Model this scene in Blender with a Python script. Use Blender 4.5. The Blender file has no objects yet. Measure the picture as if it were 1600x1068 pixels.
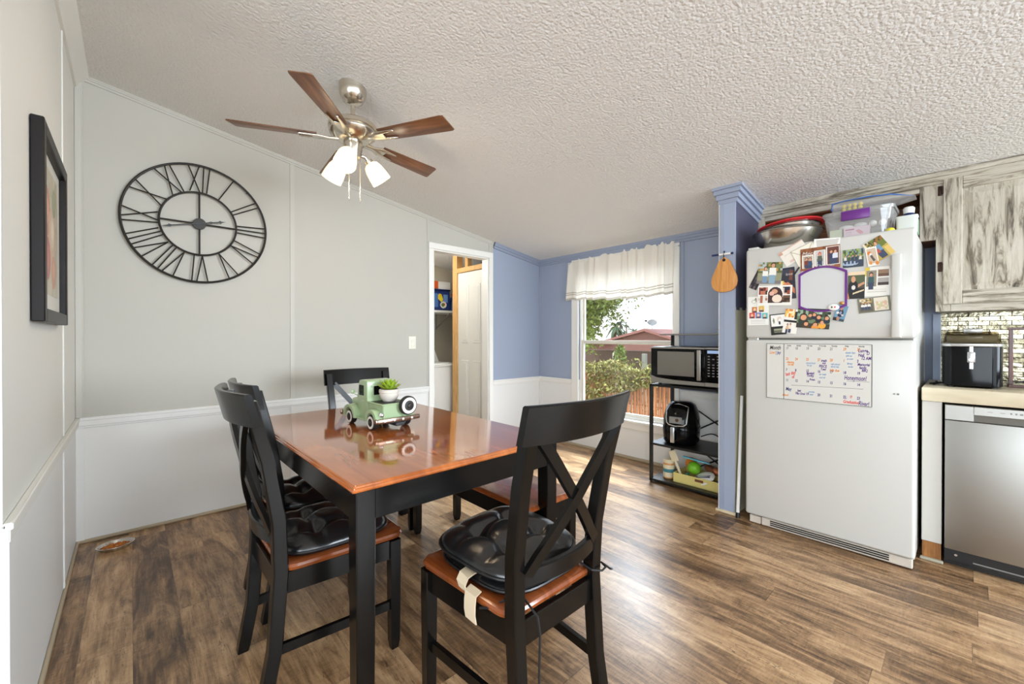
import bpy, bmesh, math, random
import numpy as np
from mathutils import Matrix, Vector
SC = bpy.context.scene
COL = SC.collection
random.seed(7)
RNG = np.random.default_rng(11)
PI = math.pi

# ------------------------------------------------------------------ camera, sky, lights, exposure
CAM_H, CAM_F, CAM_YAW, CAM_PITCH, CAM_CY = 1.2, 650.99, 0.7401, 0.0044, 528.93
cam_d = bpy.data.cameras.new('camera')
cam = bpy.data.objects.new('camera', cam_d)
COL.objects.link(cam)
cam.location = (0, 0, CAM_H)
cam.rotation_euler = (PI / 2 - CAM_PITCH, 0, -CAM_YAW)
cam_d.sensor_fit = 'HORIZONTAL'
cam_d.sensor_width = 36
cam_d.lens = 36 * CAM_F / 1600
cam_d.shift_y = (CAM_CY - 534) / 1600
cam_d.clip_start = 0.05
cam_d.clip_end = 500
SC.camera = cam

def L(r, g, b):
    def f(c):
        c = c / 255
        return c / 12.92 if c <= 0.04045 else ((c + 0.055) / 1.055) ** 2.4
    return (f(r), f(g), f(b), 1.0)

world = bpy.data.worlds.new('sky')
SC.world = world
world.use_nodes = True
wn = world.node_tree
wn.nodes.clear()
wo = wn.nodes.new('ShaderNodeOutputWorld')
wb = wn.nodes.new('ShaderNodeBackground')
wr = wn.nodes.new('ShaderNodeValToRGB')
wt = wn.nodes.new('ShaderNodeTexCoord')
ws = wn.nodes.new('ShaderNodeSeparateXYZ')
wn.links.new(wt.outputs['Generated'], ws.inputs[0])
wn.links.new(ws.outputs['Z'], wr.inputs[0])
wn.links.new(wr.outputs[0], wb.inputs[0])
wn.links.new(wb.outputs[0], wo.inputs[0])
wr.color_ramp.elements[0].position = 0.0
wr.color_ramp.elements[0].color = (0.95, 0.97, 1.0, 1)
wr.color_ramp.elements[1].position = 0.35
wr.color_ramp.elements[1].color = (0.62, 0.78, 1.0, 1)
wb.inputs[1].default_value = 2.1

def lamp(name, kind, loc, energy, color=(1, 1, 1), rot=None, aim=None, **kw):
    d = bpy.data.lights.new(name, kind)
    d.energy = energy
    d.color = color
    for k, v in kw.items():
        setattr(d, k, v)
    o = bpy.data.objects.new(name, d)
    COL.objects.link(o)
    o.location = loc
    if aim is not None:
        o.rotation_euler = (Vector(aim) - Vector(loc)).to_track_quat('-Z', 'Y').to_euler()
    elif rot is not None:
        o.rotation_euler = rot
    return o

lamp('sun', 'SUN', (0, 0, 10), 2.4, (1.0, 0.95, 0.87), aim=(6, -2.0, 0), angle=0.02)
FILL_TINT = (0.80, 0.905, 1.0)  # cool tint shared by the added fill lights
lamp('rear_fill', 'AREA', (-1.0, -3.9, 1.5), 110, FILL_TINT, aim=(1.2, 2.5, 0.9), shape='RECTANGLE', size=3.6, size_y=2.1)  # added soft fill behind the camera, no window opening there
lamp('kitchen_side_fill', 'AREA', (2.3, -3.6, 1.8), 150, FILL_TINT, aim=(0.1, 3.0, 0.5), shape='RECTANGLE', size=2.4, size_y=1.6, spread=2.1)  # added fill from the kitchen side, lifts the left and clock walls
lamp('living_room_fill', 'AREA', (-3.8, -0.9, 1.5), 125, FILL_TINT, aim=(3.0, 1.9, 0.8), shape='RECTANGLE', size=4.0, size_y=2.0, spread=2.3)  # added wide fill from the living-room side, flattens the room light
lamp('outside_window_fill', 'AREA', (5.6, 2.4, 3.6), 900, FILL_TINT, aim=(2.6, 2.4, 0.6), shape='RECTANGLE', size=3.0, size_y=2.0)  # added area light outside, above the visible view, brightens the window end
lamp('room_point_fill', 'POINT', (0.3, -1.7, 1.7), 16, (0.84, 0.93, 1.0), shadow_soft_size=0.35)  # added cool point fill behind the camera, hangs from no fixture
lamp('laundry_ceiling_lamp', 'POINT', (2.2, 4.15, 2.05), 15, (1.0, 0.96, 0.9), shadow_soft_size=0.12)
SC.view_settings.view_transform = 'Standard'
SC.view_settings.look = 'None'
SC.view_settings.gamma = 1
SC.view_settings.use_curve_mapping = False
SC.view_settings.exposure = 0.2

# ------------------------------------------------------------------ geometry helpers
_cy, _sy = math.cos(CAM_YAW), math.sin(CAM_YAW)
_fwd = np.array([_sy, _cy, 0.0]); _rt = np.array([_cy, -_sy, 0.0]); _up = np.array([0, 0, 1.0])
_fw = _fwd * math.cos(CAM_PITCH) - _up * math.sin(CAM_PITCH)
_u2 = _up * math.cos(CAM_PITCH) + _fwd * math.sin(CAM_PITCH)
def at(u, v, x=None, y=None, z=None):
    """point of the photograph (pixels) on a wall / floor plane of the room"""
    r = _fw + _rt * (u - 800) / CAM_F + _u2 * (CAM_CY - v) / CAM_F
    c = np.array([0, 0, CAM_H])
    t = (x - c[0]) / r[0] if x is not None else (y - c[1]) / r[1] if y is not None else (z - c[2]) / r[2]
    return Vector(c + t * r)

class B:
    def __init__(self):
        self.bm = bmesh.new()
    def _merge(self, tmp, mi, mat=None):
        if mat is not None:
            bmesh.ops.transform(tmp, matrix=mat, verts=tmp.verts)
        for f in tmp.faces:
            f.material_index = mi
        me = bpy.data.meshes.new('tmp')
        tmp.to_mesh(me); tmp.free()
        self.bm.from_mesh(me)
        bpy.data.meshes.remove(me)
        return self
    def raw(self, verts, faces, mi=0, mat=None):
        t = bmesh.new()
        vs = [t.verts.new(v) for v in verts]
        for f in faces:
            try:
                t.faces.new([vs[i] for i in f])
            except ValueError:
                pass
        bmesh.ops.recalc_face_normals(t, faces=t.faces)
        return self._merge(t, mi, mat)
    def sheet(self, verts, faces, mi=0, mat=None):
        t = bmesh.new()
        vs = [t.verts.new(v) for v in verts]
        for f in faces:
            t.faces.new([vs[i] for i in f])
        return self._merge(t, mi, mat)
    def box(self, x0, x1, y0, y1, z0, z1, bev=0.0, seg=2, mi=0, mat=None):
        t = bmesh.new()
        bmesh.ops.create_cube(t, size=1)
        sx, sy, sz = abs(x1 - x0), abs(y1 - y0), abs(z1 - z0)
        for v in t.verts:
            v.co = Vector(((x0 + x1) / 2 + v.co.x * sx, (y0 + y1) / 2 + v.co.y * sy, (z0 + z1) / 2 + v.co.z * sz))
        if bev > 0:
            bev = min(bev, 0.49 * min(sx, sy, sz))
            bmesh.ops.bevel(t, geom=list(t.edges), offset=bev, segments=seg, affect='EDGES', profile=0.5)
        return self._merge(t, mi, mat)
    def loft(self, rings, mi=0, cap=True, closed=True, mat=None):
        n = len(rings[0]); vs = [p for r in rings for p in r]; fs = []
        for k in range(len(rings) - 1):
            for i in range(n if closed else n - 1):
                j = (i + 1) % n
                fs.append((k * n + i, k * n + j, (k + 1) * n + j, (k + 1) * n + i))
        if cap and closed:
            fs.append(tuple(range(n))); fs.append(tuple(range((len(rings) - 1) * n, len(rings) * n)))
        return self.raw(vs, fs, mi, mat)
    def posts(self, slices, mi=0, c=0.22, mat=None):
        """loft of horizontal chamfered rectangles (cx, cy, z, hx, hy)"""
        rings = []
        for cx, cy, z, hx, hy in slices:
            k = c * min(hx, hy)
            rings.append([(cx + a, cy + b, z) for a, b in ((-hx + k, -hy), (hx - k, -hy), (hx, -hy + k), (hx, hy - k), (hx - k, hy), (-hx + k, hy), (-hx, hy - k), (-hx, -hy + k))])
        return self.loft(rings, mi, mat=mat)
    def cyl(self, p0, p1, r0, r1=None, n=16, mi=0, mat=None):
        r1 = r0 if r1 is None else r1
        return self.tube([p0, p1], [r0, r1], n, mi, mat)
    def tube(self, pts, r, n=8, mi=0, mat=None):
        pts = [Vector(p) for p in pts]
        rs = r if isinstance(r, (list, tuple)) else [r] * len(pts)
        rings = []; prev = None
        for i, p in enumerate(pts):
            d = (pts[min(i + 1, len(pts) - 1)] - pts[max(i - 1, 0)]).normalized()
            if prev is None:
                a = Vector((0, 0, 1)) if abs(d.z) < 0.9 else Vector((1, 0, 0))
                u = d.cross(a).normalized()
            else:
                u = (prev - d * prev.dot(d)).normalized()
            prev = u; w = d.cross(u)
            rings.append([tuple(p + (u * math.cos(2 * PI * k / n) + w * math.sin(2 * PI * k / n)) * rs[i]) for k in range(n)])
        return self.loft(rings, mi, mat=mat)
    def lathe(self, prof, n=24, c=(0, 0, 0), mi=0, mat=None):
        rings = [[(c[0] + r * math.cos(2 * PI * k / n), c[1] + r * math.sin(2 * PI * k / n), c[2] + z) for k in range(n)] for r, z in prof]
        return self.loft(rings, mi, mat=mat)
    def torus(self, c, R, r, axis='z', n=40, m=8, mi=0, mat=None):
        vs, fs = [], []
        for i in range(n):
            a = 2 * PI * i / n
            for j in range(m):
                b = 2 * PI * j / m
                x, y, z = (R + r * math.cos(b)) * math.cos(a), (R + r * math.cos(b)) * math.sin(a), r * math.sin(b)
                if axis == 'x': x, y, z = z, x, y
                if axis == 'y': x, y, z = x, z, y
                vs.append((c[0] + x, c[1] + y, c[2] + z))
                fs.append((i * m + j, ((i + 1) % n) * m + j, ((i + 1) % n) * m + (j + 1) % m, i * m + (j + 1) % m))
        return self.raw(vs, fs, mi, mat)
    def ell(self, c, rx, ry, rz, n=16, m=10, mi=0, mat=None, zmin=-1.0, zmax=1.0):
        prof = []
        a0, a1 = math.asin(zmin), math.asin(zmax)
        rings = []
        for i in range(m + 1):
            a = a0 + (a1 - a0) * i / m
            rr = max(math.cos(a), 0.003)
            rings.append([(c[0] + rx * rr * math.cos(2 * PI * k / n), c[1] + ry * rr * math.sin(2 * PI * k / n), c[2] + rz * math.sin(a)) for k in range(n)])
        return self.loft(rings, mi, mat=mat)
    def prism(self, poly, d0, d1, axis='z', mi=0, bev=0.0, mat=None):
        """extrude a 2D polygon: axis z -> (a,b,d), y -> (a,d,b), x -> (d,a,b)"""
        P = {'z': lambda a, b, d: (a, b, d), 'y': lambda a, b, d: (a, d, b), 'x': lambda a, b, d: (d, a, b)}[axis]
        n = len(poly)
        vs = [P(a, b, d0) for a, b in poly] + [P(a, b, d1) for a, b in poly]
        fs = [tuple(range(n)), tuple(range(n, 2 * n))] + [(i, (i + 1) % n, n + (i + 1) % n, n + i) for i in range(n)]
        t = bmesh.new()
        v = [t.verts.new(p) for p in vs]
        for f in fs:
            t.faces.new([v[i] for i in f])
        bmesh.ops.recalc_face_normals(t, faces=t.faces)
        if bev > 0:
            es = [e for e in t.edges if (e.verts[0].index < 0) or True]
            es = [e for e in t.edges if len(e.link_faces) == 2 and e.calc_face_angle(0) > 0.6]
            bmesh.ops.bevel(t, geom=es, offset=bev, segments=2, affect='EDGES', profile=0.5)
        return self._merge(t, mi, mat)
    def done(self, name, mats, parent=None, loc=None, rot=None, ang=35):
        me = bpy.data.meshes.new(name)
        self.bm.to_mesh(me); self.bm.free()
        for m in (mats if isinstance(mats, (list, tuple)) else [mats]):
            me.materials.append(m)
        if ang:
            me.polygons.foreach_set('use_smooth', [True] * len(me.polygons))
            me.set_sharp_from_angle(angle=math.radians(ang))
        o = bpy.data.objects.new(name, me)
        COL.objects.link(o)
        if parent is not None: o.parent = parent
        if loc is not None: o.location = loc
        if rot is not None: o.rotation_euler = rot
        return o

def tag(o, label, cat, group=None, kind=None):
    if label: o['label'] = label
    if cat: o['category'] = cat
    if group: o['group'] = group
    if kind: o['kind'] = kind
    return o
def thing(name, label, cat, loc=(0, 0, 0), rz=0.0, group=None):
    o = bpy.data.objects.new(name, None)
    o.empty_display_size = 0.05
    COL.objects.link(o)
    o.location = loc
    o.rotation_euler = (0, 0, rz)
    return tag(o, label, cat, group)
def struct(o):
    o['kind'] = 'structure'
    return o

# ------------------------------------------------------------------ materials
def base_mat(name):
    m = bpy.data.materials.new(name)
    m.use_nodes = True
    nt = m.node_tree
    p = nt.nodes['Principled BSDF']
    return m, nt, p
def mat(name, col, rough=0.5, metal=0.0, spec=0.5, coat=0.0, emit=None, estr=0.0, trans=0.0, alpha=1.0, bump=None, var=None):
    m, nt, p = base_mat(name)
    p.inputs['Base Color'].default_value = col
    p.inputs['Roughness'].default_value = rough
    p.inputs['Metallic'].default_value = metal
    p.inputs['Specular IOR Level'].default_value = spec
    p.inputs['Coat Weight'].default_value = coat
    p.inputs['Coat Roughness'].default_value = 0.08
    p.inputs['Transmission Weight'].default_value = trans
    p.inputs['Alpha'].default_value = alpha
    if emit is not None:
        p.inputs['Emission Color'].default_value = emit
        p.inputs['Emission Strength'].default_value = estr
    if bump or var:
        tc = nt.nodes.new('ShaderNodeTexCoord')
        nz = nt.nodes.new('ShaderNodeTexNoise')
        nz.inputs['Scale'].default_value = (bump or var)[0]
        nz.inputs['Detail'].default_value = 4
        nt.links.new(tc.outputs['Object'], nz.inputs['Vector'])
        if bump:
            b = nt.nodes.new('ShaderNodeBump')
            b.inputs['Strength'].default_value = bump[1]
            b.inputs['Distance'].default_value = bump[2]
            nt.links.new(nz.outputs['Fac'], b.inputs['Height'])
            nt.links.new(b.outputs[0], p.inputs['Normal'])
        if var:
            r = nt.nodes.new('ShaderNodeMixRGB')
            r.inputs[1].default_value = col
            r.inputs[2].default_value = var[1]
            nt.links.new(nz.outputs['Fac'], r.inputs[0])
            nt.links.new(r.outputs[0], p.inputs['Base Color'])
    return m
def wood(name, c_dark, c_light, scale=(1, 1, 1), rough=0.3, coat=0.0, contrast=(0.3, 0.7), nscale=6.0, third=None):
    """grain runs along the axis whose scale is small"""
    m, nt, p = base_mat(name)
    tc = nt.nodes.new('ShaderNodeTexCoord')
    mp = nt.nodes.new('ShaderNodeMapping')
    mp.inputs['Scale'].default_value = scale
    nz = nt.nodes.new('ShaderNodeTexNoise')
    nz.inputs['Scale'].default_value = nscale
    nz.inputs['Detail'].default_value = 6
    nz.inputs['Roughness'].default_value = 0.6
    nz.inputs['Distortion'].default_value = 0.6
    cr = nt.nodes.new('ShaderNodeValToRGB')
    cr.color_ramp.elements[0].position = contrast[0]; cr.color_ramp.elements[0].color = c_dark
    cr.color_ramp.elements[1].position = contrast[1]; cr.color_ramp.elements[1].color = c_light
    if third:
        e = cr.color_ramp.elements.new(third[0]); e.color = third[1]
    nt.links.new(tc.outputs['Object'], mp.inputs[0]); nt.links.new(mp.outputs[0], nz.inputs['Vector'])
    nt.links.new(nz.outputs['Fac'], cr.inputs[0]); nt.links.new(cr.outputs[0], p.inputs['Base Color'])
    p.inputs['Roughness'].default_value = rough
    p.inputs['Coat Weight'].default_value = coat
    p.inputs['Coat Roughness'].default_value = 0.07
    return m
def floor_mat():
    m, nt, p = base_mat('vinyl_plank')
    def nd(t, **kw):
        n = nt.nodes.new(t)
        for k, v in kw.items(): setattr(n, k, v)
        return n
    def math_(op, a, b=None):
        n = nd('ShaderNodeMath', operation=op)
        for i, q in enumerate((a, b)):
            if q is None: continue
            if isinstance(q, (int, float)): n.inputs[i].default_value = q
            else: nt.links.new(q, n.inputs[i])
        return n.outputs[0]
    tc = nd('ShaderNodeTexCoord')
    sp = nd('ShaderNodeSeparateXYZ')
    nt.links.new(tc.outputs['Object'], sp.inputs[0])
    PW, PL = 0.152, 1.22
    u = math_('DIVIDE', sp.outputs['X'], PW)
    row = math_('FLOOR', u)
    fu = math_('FRACT', u)
    w1 = nd('ShaderNodeTexWhiteNoise', noise_dimensions='1D'); nt.links.new(row, w1.inputs['W'])
    v = math_('ADD', math_('DIVIDE', sp.outputs['Y'], PL), math_('MULTIPLY', w1.outputs['Value'], 7.3))
    colm = math_('FLOOR', v); fv = math_('FRACT', v)
    cb = nd('ShaderNodeCombineXYZ'); nt.links.new(row, cb.inputs[0]); nt.links.new(colm, cb.inputs[1])
    w2 = nd('ShaderNodeTexWhiteNoise', noise_dimensions='2D'); nt.links.new(cb.outputs[0], w2.inputs['Vector'])
    # grain coordinates, shifted per plank
    off = nd('ShaderNodeVectorMath', operation='SCALE'); nt.links.new(w2.outputs['Color'], off.inputs[0]); off.inputs['Scale'].default_value = 30
    ad = nd('ShaderNodeVectorMath', operation='ADD'); nt.links.new(tc.outputs['Object'], ad.inputs[0]); nt.links.new(off.outputs[0], ad.inputs[1])
    def noise(sc, s, detail, dist):
        mp = nd('ShaderNodeMapping'); mp.inputs['Scale'].default_value = sc
        nt.links.new(ad.outputs[0], mp.inputs[0])
        nz = nd('ShaderNodeTexNoise'); nz.inputs['Scale'].default_value = s; nz.inputs['Detail'].default_value = detail
        nz.inputs['Roughness'].default_value = 0.65; nz.inputs['Distortion'].default_value = dist
        nt.links.new(mp.outputs[0], nz.inputs['Vector'])
        return nz.outputs['Fac']
    broad = noise((5, 1.1, 1), 2.2, 5, 1.2)
    fine = noise((30, 1.6, 1), 3.0, 6, 0.5)
    cross = noise((3, 14, 1), 5.0, 4, 1.5)
    crk = noise((9, 0.8, 1), 2.0, 3, 2.2)
    t = math_('ADD', math_('MULTIPLY', broad, 0.72), math_('MULTIPLY', fine, 0.3))
    t = math_('ADD', t, math_('MULTIPLY', math_('SUBTRACT', cross, 0.5), 0.16))
    t = math_('ADD', t, math_('MULTIPLY', math_('SUBTRACT', w2.outputs['Value'], 0.5), 0.17))
    cr = nd('ShaderNodeValToRGB'); e = cr.color_ramp.elements
    e[0].position = 0.33; e[0].color = L(78, 56, 38)
    e[1].position = 0.74; e[1].color = L(212, 178, 138)
    for pos, c in ((0.44, L(124, 94, 65)), (0.53, L(162, 127, 91)), (0.62, L(186, 151, 112))):
        k = e.new(pos); k.color = c
    nt.links.new(t, cr.inputs[0])
    # thin dark cracks
    ck = math_('LESS_THAN', math_('ABSOLUTE', math_('SUBTRACT', crk, 0.5)), 0.006)
    ck = math_('MULTIPLY', ck, 0.55)
    gap = math_('MAXIMUM', math_('LESS_THAN', fu, 0.012), math_('LESS_THAN', fv, 0.0022))
    dk = math_('MAXIMUM', ck, math_('MULTIPLY', gap, 0.45))
    mx = nd('ShaderNodeMixRGB'); mx.inputs[2].default_value = L(48, 35, 26)
    nt.links.new(dk, mx.inputs[0]); nt.links.new(cr.outputs[0], mx.inputs[1])
    nt.links.new(mx.outputs[0], p.inputs['Base Color'])
    ro = nd('ShaderNodeMapRange'); ro.inputs['To Min'].default_value = 0.38; ro.inputs['To Max'].default_value = 0.27
    nt.links.new(t, ro.inputs['Value']); nt.links.new(ro.outputs[0], p.inputs['Roughness'])
    bp = nd('ShaderNodeBump'); bp.inputs['Strength'].default_value = 0.12; bp.inputs['Distance'].default_value = 0.002
    nt.links.new(math_('SUBTRACT', fine, gap), bp.inputs['Height']); nt.links.new(bp.outputs[0], p.inputs['Normal'])
    return m
def popcorn_mat():
    m, nt, p = base_mat('popcorn_ceiling')
    tc = nt.nodes.new('ShaderNodeTexCoord')
    nz = nt.nodes.new('ShaderNodeTexNoise'); nz.inputs['Scale'].default_value = 72; nz.inputs['Detail'].default_value = 5; nz.inputs['Roughness'].default_value = 0.62
    vo = nt.nodes.new('ShaderNodeTexVoronoi'); vo.inputs['Scale'].default_value = 75
    ad = nt.nodes.new('ShaderNodeMath'); ad.operation = 'SUBTRACT'
    bp = nt.nodes.new('ShaderNodeBump'); bp.inputs['Strength'].default_value = 0.75; bp.inputs['Distance'].default_value = 0.011
    nt.links.new(tc.outputs['Object'], nz.inputs['Vector']); nt.links.new(tc.outputs['Object'], vo.inputs['Vector'])
    nt.links.new(nz.outputs['Fac'], ad.inputs[0])
    ml = nt.nodes.new('ShaderNodeMath'); ml.operation = 'MULTIPLY'; ml.inputs[1].default_value = 0.5
    nt.links.new(vo.outputs['Distance'], ml.inputs[0]); nt.links.new(ml.outputs[0], ad.inputs[1])
    nt.links.new(ad.outputs[0], bp.inputs['Height']); nt.links.new(bp.outputs[0], p.inputs['Normal'])
    p.inputs['Base Color'].default_value = L(232, 230, 226)
    p.inputs['Roughness'].default_value = 0.95
    p.inputs['Specular IOR Level'].default_value = 0.1
    return m
def backsplash_mat():
    m, nt, p = base_mat('mosaic_backsplash')
    tc = nt.nodes.new('ShaderNodeTexCoord')
    mp = nt.nodes.new('ShaderNodeMapping'); mp.inputs['Rotation'].default_value = (PI / 2, 0, PI / 2)
    sp = nt.nodes.new('ShaderNodeSeparateXYZ'); cb = nt.nodes.new('ShaderNodeCombineXYZ')
    nt.links.new(tc.outputs['Object'], sp.inputs[0])
    nt.links.new(sp.outputs['Y'], cb.inputs[0]); nt.links.new(sp.outputs['Z'], cb.inputs[1])
    br = nt.nodes.new('ShaderNodeTexBrick')
    br.inputs['Scale'].default_value = 1.0
    br.inputs['Brick Width'].default_value = 0.085; br.inputs['Row Height'].default_value = 0.027
    br.inputs['Mortar Size'].default_value = 0.0022; br.inputs['Bias'].default_value = 0.0
    br.inputs['Color1'].default_value = L(214, 206, 178); br.inputs['Color2'].default_value = L(112, 106, 84)
    br.inputs['Mortar'].default_value = L(70, 62, 48)
    nt.links.new(cb.outputs[0], br.inputs['Vector'])
    nz = nt.nodes.new('ShaderNodeTexNoise'); nz.inputs['Scale'].default_value = 38; nz.inputs['Detail'].default_value = 3
    nt.links.new(tc.outputs['Object'], nz.inputs['Vector'])
    mx = nt.nodes.new('ShaderNodeMixRGB'); mx.blend_type = 'MULTIPLY'; mx.inputs[0].default_value = 0.5
    cr = nt.nodes.new('ShaderNodeValToRGB'); cr.color_ramp.elements[0].position = 0.36; cr.color_ramp.elements[0].color = L(150, 130, 90); cr.color_ramp.elements[1].position = 0.6; cr.color_ramp.elements[1].color = (1, 1, 1, 1)
    nt.links.new(nz.outputs['Fac'], cr.inputs[0]); nt.links.new(br.outputs['Color'], mx.inputs[1]); nt.links.new(cr.outputs[0], mx.inputs[2])
    nt.links.new(mx.outputs[0], p.inputs['Base Color'])
    bp = nt.nodes.new('ShaderNodeBump'); bp.inputs['Strength'].default_value = 0.5; bp.inputs['Distance'].default_value = 0.004
    sb = nt.nodes.new('ShaderNodeMath'); sb.operation = 'SUBTRACT'
    nt.links.new(nz.outputs['Fac'], sb.inputs[0]); nt.links.new(br.outputs['Fac'], sb.inputs[1])
    nt.links.new(sb.outputs[0], bp.inputs['Height']); nt.links.new(bp.outputs[0], p.inputs['Normal'])
    p.inputs['Metallic'].default_value = 0.75; p.inputs['Roughness'].default_value = 0.16
    return m
def whitewash_mat(name, axis='z'):
    m, nt, p = base_mat(name)
    tc = nt.nodes.new('ShaderNodeTexCoord')
    mp = nt.nodes.new('ShaderNodeMapping')
    mp.inputs['Scale'].default_value = (14, 14, 1.4) if axis == 'z' else (14, 1.4, 14)
    nt.links.new(tc.outputs['Object'], mp.inputs[0])
    n1 = nt.nodes.new('ShaderNodeTexNoise'); n1.inputs['Scale'].default_value = 2.2; n1.inputs['Detail'].default_value = 8; n1.inputs['Roughness'].default_value = 0.7; n1.inputs['Distortion'].default_value = 0.8
    nt.links.new(mp.outputs[0], n1.inputs['Vector'])
    cr = nt.nodes.new('ShaderNodeValToRGB'); e = cr.color_ramp.elements
    e[0].position = 0.33; e[0].color = L(66, 58, 48)
    e[1].position = 0.62; e[1].color = L(196, 189, 174)
    k = e.new(0.42); k.color = L(126, 116, 100)
    k = e.new(0.49); k.color = L(176, 167, 150)
    nt.links.new(n1.outputs['Fac'], cr.inputs[0]); nt.links.new(cr.outputs[0], p.inputs['Base Color'])
    p.inputs['Roughness'].default_value = 0.55
    return m
def steel_mat(name, col, rough=0.32, axis=(1, 1, 60)):
    m, nt, p = base_mat(name)
    tc = nt.nodes.new('ShaderNodeTexCoord'); mp = nt.nodes.new('ShaderNodeMapping'); mp.inputs['Scale'].default_value = axis
    nz = nt.nodes.new('ShaderNodeTexNoise'); nz.inputs['Scale'].default_value = 8; nz.inputs['Detail'].default_value = 4
    nt.links.new(tc.outputs['Object'], mp.inputs[0]); nt.links.new(mp.outputs[0], nz.inputs['Vector'])
    bp = nt.nodes.new('ShaderNodeBump'); bp.inputs['Strength'].default_value = 0.06; bp.inputs['Distance'].default_value = 0.001
    nt.links.new(nz.outputs['Fac'], bp.inputs['Height']); nt.links.new(bp.outputs[0], p.inputs['Normal'])
    p.inputs['Base Color'].default_value = col; p.inputs['Metallic'].default_value = 1.0; p.inputs['Roughness'].default_value = rough
    return m
def glass_mat(name, tint=(1, 1, 1, 1), refl=0.06):
    m = bpy.data.materials.new(name); m.use_nodes = True
    nt = m.node_tree; nt.nodes.clear()
    o = nt.nodes.new('ShaderNodeOutputMaterial'); mx = nt.nodes.new('ShaderNodeMixShader')
    tr = nt.nodes.new('ShaderNodeBsdfTransparent'); gl = nt.nodes.new('ShaderNodeBsdfGlossy')
    tr.inputs[0].default_value = tint; gl.inputs['Roughness'].default_value = 0.03
    mx.inputs[0].default_value = refl
    nt.links.new(tr.outputs[0], mx.inputs[1]); nt.links.new(gl.outputs[0], mx.inputs[2]); nt.links.new(mx.outputs[0], o.inputs[0])
    return m
def cloth_mat(name, col, transl=0.4):
    m = bpy.data.materials.new(name); m.use_nodes = True
    nt = m.node_tree; nt.nodes.clear()
    o = nt.nodes.new('ShaderNodeOutputMaterial'); mx = nt.nodes.new('ShaderNodeMixShader')
    d = nt.nodes.new('ShaderNodeBsdfDiffuse'); t = nt.nodes.new('ShaderNodeBsdfTranslucent')
    d.inputs[0].default_value = col; t.inputs[0].default_value = col; mx.inputs[0].default_value = transl
    nt.links.new(d.outputs[0], mx.inputs[1]); nt.links.new(t.outputs[0], mx.inputs[2]); nt.links.new(mx.outputs[0], o.inputs[0])
    return m
def print_mat(name, rough=0.3):
    m, nt, p = base_mat(name)
    a = nt.nodes.new('ShaderNodeAttribute'); a.attribute_name = 'ink'
    nt.links.new(a.outputs['Color'], p.inputs['Base Color'])
    p.inputs['Roughness'].default_value = rough
    return m

M = {}
M['floor'] = floor_mat()
M['ceiling'] = popcorn_mat()
M['greige'] = mat('greige_paint', L(188, 185, 176), 0.6, spec=0.3)
M['leftpaint'] = mat('cream_paint', L(228, 226, 219), 0.6, spec=0.3)
M['whitepaint'] = mat('white_paint', L(232, 231, 228), 0.5, spec=0.35)
M['trimwhite'] = mat('white_trim', L(236, 234, 228), 0.4)
M['greigetrim'] = mat('greige_trim', L(192, 189, 180), 0.5)
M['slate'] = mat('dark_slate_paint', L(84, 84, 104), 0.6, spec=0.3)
M['blue'] = mat('blue_paint', L(158, 168, 188), 0.55, spec=0.35)
M['bluetrim'] = mat('blue_trim', L(150, 159, 178), 0.45)
M['barewall'] = mat('unpainted_panel', L(196, 192, 168), 0.7)
M['shoe'] = mat('tan_shoe_moulding', L(176, 160, 134), 0.5)
M['pine'] = wood('raw_pine', L(196, 146, 84), L(228, 186, 122), (12, 12, 1.2), 0.6)
M['black'] = mat('black_lacquer', L(13, 12, 11), 0.22, spec=0.3)
M['cherry'] = wood('cherry_veneer', L(150, 74, 30), L(212, 124, 62), (8, 1.0, 1), 0.10, coat=0.8, contrast=(0.25, 0.78), nscale=1.7)
M['cherryseat'] = wood('cherry_seat', L(104, 50, 20), L(152, 80, 38), (9, 1.0, 1), 0.16, coat=0.3, nscale=3)
M['leather'] = mat('black_vinyl', L(22, 22, 23), 0.26, spec=0.7, bump=(26, 0.25, 0.003))
M['leatherpipe'] = mat('black_piping', L(20, 20, 21), 0.35)
M['canvas'] = mat('beige_strap', L(224, 206, 176), 0.9)
M['hook'] = mat('grey_hook_tape', L(150, 140, 126), 0.95, bump=(400, 0.6, 0.002))
M['cord'] = mat('black_cord', L(16, 16, 16), 0.6)
M['iron'] = mat('black_iron', L(38, 35, 32), 0.45, metal=0.3)
M['chrome'] = mat('chrome', L(226, 226, 226), 0.12, metal=1)
M['nickel'] = steel_mat('brushed_nickel', L(206, 198, 184), 0.24, (1, 1, 30))
M['walnut'] = wood('walnut_blade', L(70, 42, 26), L(138, 92, 60), (1.0, 11, 1), 0.32, nscale=3.5)
M['shade'] = mat('frosted_shade', L(250, 232, 196), 0.4, emit=(1.0, 0.82, 0.5, 1), estr=1.1)
M['bulb'] = mat('lit_bulb', (1, 1, 1, 1), 0.4, emit=(1.0, 0.94, 0.8, 1), estr=5)
M['fridge'] = mat('fridge_white', L(204, 202, 196), 0.25, spec=0.5)
M['gasket'] = mat('grey_gasket', L(150, 146, 138), 0.6)
M['grille'] = mat('vent_grille', L(206, 196, 182), 0.5)
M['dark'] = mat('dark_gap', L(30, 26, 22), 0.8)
M['steel'] = steel_mat('brushed_steel', L(176, 175, 170), 0.42, (1, 60, 1))
M['bowlsteel'] = mat('polished_steel', L(214, 210, 202), 0.22, metal=1)
M['red'] = mat('red_plastic', L(186, 34, 40), 0.35)
M['wash'] = whitewash_mat('whitewashed_wood')
M['washh'] = whitewash_mat('whitewashed_rail', 'y')
M['cabwood'] = wood('brown_cabinet_wood', L(96, 54, 26), L(146, 90, 48), (12, 1.2, 12), 0.5)
M['redwood'] = wood('dark_red_wood', L(52, 20, 12), L(96, 40, 22), (12, 12, 1.2), 0.25)
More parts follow.
